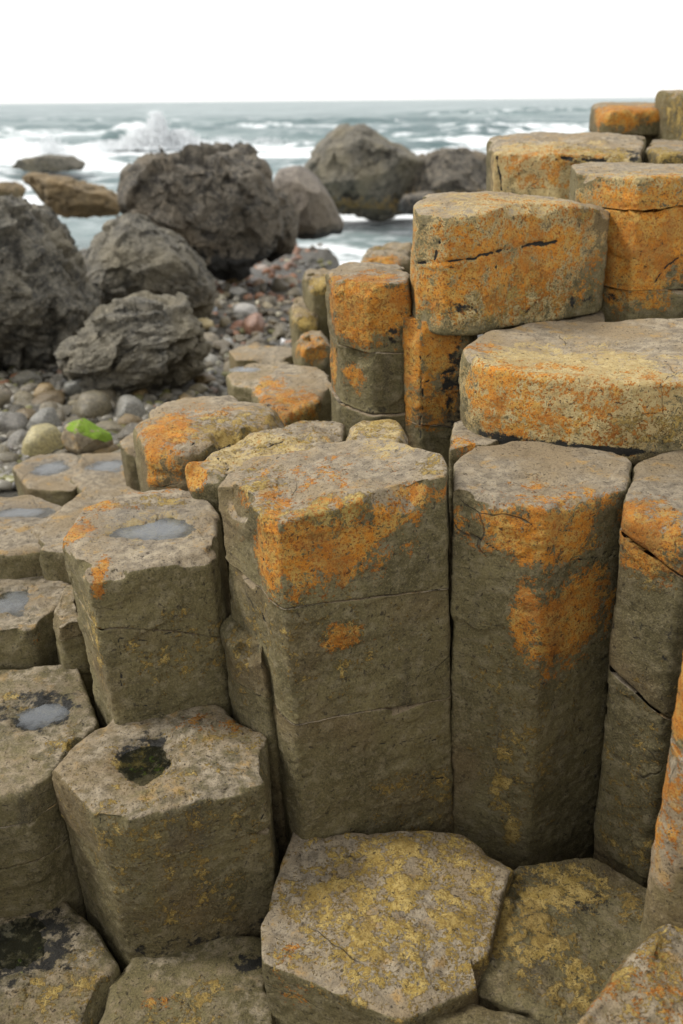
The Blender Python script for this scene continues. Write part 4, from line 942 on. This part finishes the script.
# ------------------------------------------------------------------ cobbles
def pebble_mesh(seed, nu=26, nv=16):
    P, q, t = ball(nu, nv); rng = np.random.default_rng(seed)
    V = P * np.array([1, rng.uniform(.55, .95), rng.uniform(.45, .8)])
    for k in range(12):
        nn = rng.normal(0, 1, 3); nn /= np.linalg.norm(nn); lim = (V @ nn).max() * rng.uniform(.66, .9)
        V -= nn * (np.clip(V @ nn - lim, 0, None) * .85)[:, None]
    N = normals(V, q, t)
    V = V * (1 + .16 * fbm(V + seed, 1.7, 4, seed)[:, None])
    return V, q, t
PEB = [pebble_mesh(s) for s in range(10)]
def cobbles():
    rng = np.random.default_rng(11)
    protos = []
    for i, (V, q, t) in enumerate(PEB):
        protos.append(mkmesh('cobble', V, q, t, None, M_COBBLE))
    placed = []
    def free(p, r, f=.8):
        for (a, b, rr) in placed:
            if (a - p[0]) ** 2 + (b - p[1]) ** 2 < ((r + rr) * f) ** 2: return False
        return True
    def onground(px, py):
        d = ray(px, py); t = 1.0
        lo, hi = .5, 60.0
        for _ in range(40):
            m = (lo + hi) / 2; P = d * m
            if P[2] > float(ground_z(np.array([P[0]]), np.array([P[1]]))[0]): lo = m
            else: hi = m
        return d * hi
    def put(px, py, wpx, col, label, group, name='cobble', flat=1.0, cat='cobble', kind=None, mat=None):
        P = onground(px, py); r = wpx / 2 * np.linalg.norm(P) / FPX
        o = link(name, protos[rng.integers(len(protos))] if kind is None else protos[kind], None or (P[0], P[1], P[2] + CAMZ + r * .32 * flat), label=label, category=cat, group=group)
        o.scale = (r, r * rng.uniform(.85, 1.1), r * flat); o.rotation_euler = (rng.normal(0, .25), rng.normal(0, .25), rng.uniform(0, 6.28))
        c = np.array(col) * rng.uniform(.85, 1.15); o.color = (*c, 1); placed.append((P[0], P[1], r)); return o
    # ones that stand out
    S = [(42, 455, 54, (.30, .26, .13), 'yellow stained pale cobble left of the green weeded rock'), (48, 432, 40, (.20, .195, .175), 'large round grey cobble left of the green weeded rock'),
         (131, 418, 40, (.18, .175, .155), 'blunt grey block above the green weeded rock, near the pillow column'), (10, 432, 40, (.17, .16, .14), 'dark grey cobble at the left edge level with the green weeded rock'),
         (20, 447, 34, (.16, .15, .13), 'grey cobble touching the yellow stained one on its left'), (85, 395, 38, (.19, .19, .17), 'flat grey cobble under the lowest boulder'),
         (205, 330, 26, (.42, .34, .18), 'pale cream stone beside the lowest boulder on its right'), (255, 333, 34, (.24, .13, .085), 'large red brown stone right of the cream one'),
         (239, 330, 22, (.25, .12, .07), 'rust red stone touching the large red brown one'), (246, 316, 26, (.34, .33, .31), 'pale grey angular stone above the red brown ones'),
         (212, 314, 14, (.30, .32, .34), 'narrow bluish wet stone between the boulders'), (243, 272, 15, (.38, .18, .12), 'pink red stone under the largest boulder'),
         (263, 272, 15, (.42, .34, .29), 'pale pink stone right of the pink red one'), (258, 286, 18, (.34, .22, .14), 'tan stone below the pale pink one'),
         (238, 296, 20, (.32, .31, .28), 'light grey stone under the right of the grey knobbly boulder'), (232, 278, 13, (.28, .15, .10), 'small rust stone beneath the overhang of the largest boulder'),
         (284, 344, 10, (.75, .76, .78), 'tiny bright white stone left of the domed orange stone'), (228, 346, 16, (.28, .28, .27), 'small light grey stone near the flat grey slab'),
         (209, 365, 22, (.26, .25, .22), 'grey stone right of the foot of the lowest boulder'), (162, 392, 26, (.22, .21, .18), 'grey stone below the lowest boulder near the pillow column'),
         (308, 372, 16, (.26, .24, .2), 'grey stone behind the flat orange edged column'), (8, 400, 22, (.26, .22, .17), 'tan cobble below the huge left boulder'),
         (28, 384, 30, (.15, .14, .11), 'mossy brown cobble at the foot of the huge left boulder')]
    for px, py, w, c, lab in S: put(px, py, w, c, lab, 'cobbles on the shore')
    zones = [((-40, 140), (395, 475), 'grey cobble among the stones of the near beach beside the left columns', (.145, .128, .092), (20, 56), 110, 'cobbles on the near beach'),
             ((60, 240), (345, 410), 'grey or olive cobble scattered round the foot of the lowest boulder', (.155, .135, .092), (12, 26), 60, 'cobbles round the lowest boulder'),
             ((205, 300), (285, 375), 'cobble in the stony gully right of the middle boulders', (.17, .145, .10), (10, 24), 60, 'cobbles in the stony gully'),
             ((215, 300), (240, 300), 'reddish pebble in the wet channel under the largest boulder', (.23, .115, .065), (8, 17), 50, 'reddish stones in the wet channel')]
    auto = []
    for (xa, xb), (ya, yb), lab, c, (w0, w1), cnt, grp in zones:
        k = 0; tries = 0
        while k < cnt and tries < 3000:
            tries += 1
            px, py = rng.uniform(xa, xb), rng.uniform(ya, yb); w = w0 + (w1 - w0) * rng.random() ** 1.3
            P = onground(px, py); r = w / 2 * np.linalg.norm(P) / FPX
            if not free(P, r): continue
            u = rng.random(); cc = np.array(c) * (rng.uniform(.45, 1.45)) * (np.array([1, .97, .86]) if u < .5 else np.array([1, .98, .97]) if u < .85 else np.array([1.25, 1.0, .62]))
            o = put(px, py, w, cc, lab, grp, flat=rng.uniform(.8, 1.1)); auto.append((o, px, py, w)); k += 1
    LM = [(90, 440, 'the green weeded rock'), (42, 455, 'the yellow stained cobble'), (205, 425, 'the pillow shaped column'), (135, 375, 'the lowest boulder'), (20, 375, 'the huge left boulder'),
          (80, 468, 'the low pale pools'), (205, 330, 'the cream stone'), (255, 333, 'the large red brown stone'), (150, 315, 'the grey knobbly boulder'), (215, 268, 'the largest boulder'),
          (310, 345, 'the domed orange stone'), (318, 285, 'the round topped ochre stone'), (290, 225, 'the smooth grey boulder'), (250, 352, 'the grey flat slab'), (131, 418, 'the blunt grey block'), (0, 440, 'the left picture edge')]
    names = {}
    for o, px, py, w in auto:
        r_, g_, b_ = o.color[:3]; v = (r_ + g_ + b_) / 3
        hue = 'rusty brown' if r_ > 1.35 * b_ + .02 and r_ > 1.35 * g_ else ('olive' if r_ > 1.22 * b_ else 'grey')
        col = ('dark ' if v < .10 else 'pale ' if v > .165 else '') + hue
        sz = 'small' if w < 15 else 'middling' if w < 27 else 'large'
        lx, ly, ln = min(LM, key=lambda q: (q[0] - px) ** 2 + (q[1] - py) ** 2)
        dx, dy = px - lx, py - ly
        di = ('right of' if dx > 0 else 'left of') if abs(dx) > abs(dy) else ('in front of' if dy > 0 else 'behind')
        names.setdefault('%s %s cobble %s %s' % (sz, col, di, ln), []).append((px, o))
    ordw = ['leftmost', 'second from left', 'third from left', 'fourth from left', 'fifth from left', 'sixth from left', 'seventh from left', 'eighth from left', 'ninth from left', 'tenth from left', 'eleventh from left', 'twelfth from left']
    for lab, lst in names.items():
        lst.sort(key=lambda q: q[0])
        for i, (x_, o) in enumerate(lst):
            o['label'] = lab if len(lst) == 1 else ('rightmost ' + lab if i == len(lst) - 1 else lab + ', ' + ordw[min(i, 11)])
    # shingle: thousands of small stones as one mass
    Vs, Qs, Ts, T1, T2 = [], [], [], [], []; off = 0
    small = [ball(10, 6)]
    P0, q0, t0 = ball(10, 6)
    for k in range(5200):
        u = rng.random()
        if k < 3900: px, py = rng.uniform(-60, 330), rng.uniform(235, 480)
        else: px, py = rng.uniform(-60, 160), rng.uniform(370, 490)
        P = onground(px, py) if k % 1 == 0 else None
        if P[2] < -CAMZ - .1: continue
        r = rng.uniform(.010, .036) * (1 + P[1] * .06)
        V = P0 * np.array([1, rng.uniform(.65, 1), rng.uniform(.45, .75)]) * r
        V = V + r * .16 * np.sin(P0[:, [1, 2, 0]] * 3 + rng.uniform(0, 6, 3))
        a = rng.uniform(0, 6.28); ca, sa = math.cos(a), math.sin(a)
        V = np.stack([V[:, 0] * ca - V[:, 1] * sa, V[:, 0] * sa + V[:, 1] * ca, V[:, 2]], 1) + P + np.array([0, 0, r * .3])
        Vs.append(V); Qs.append(q0 + off); Ts.append(t0 + off); off += len(V)
        warm = rng.random() * (1 if 240 < py < 345 and 200 < px < 300 else .86)
        if 240 < py < 330 and 215 < px < 310: warm = rng.uniform(.6, 1)
        T1.append(np.full(len(V), rng.random())); T2.append(np.full(len(V), warm))
    V = np.concatenate(Vs)
    link('shingle', mkmesh('shingle', V + OFF, np.concatenate(Qs), np.concatenate(Ts), dict(tone=np.concatenate(T1), warm=np.concatenate(T2)), M_SHINGLE), kind='stuff', label='small mixed shingle filling the beach between the boulders and columns', category='shingle')
cobbles()
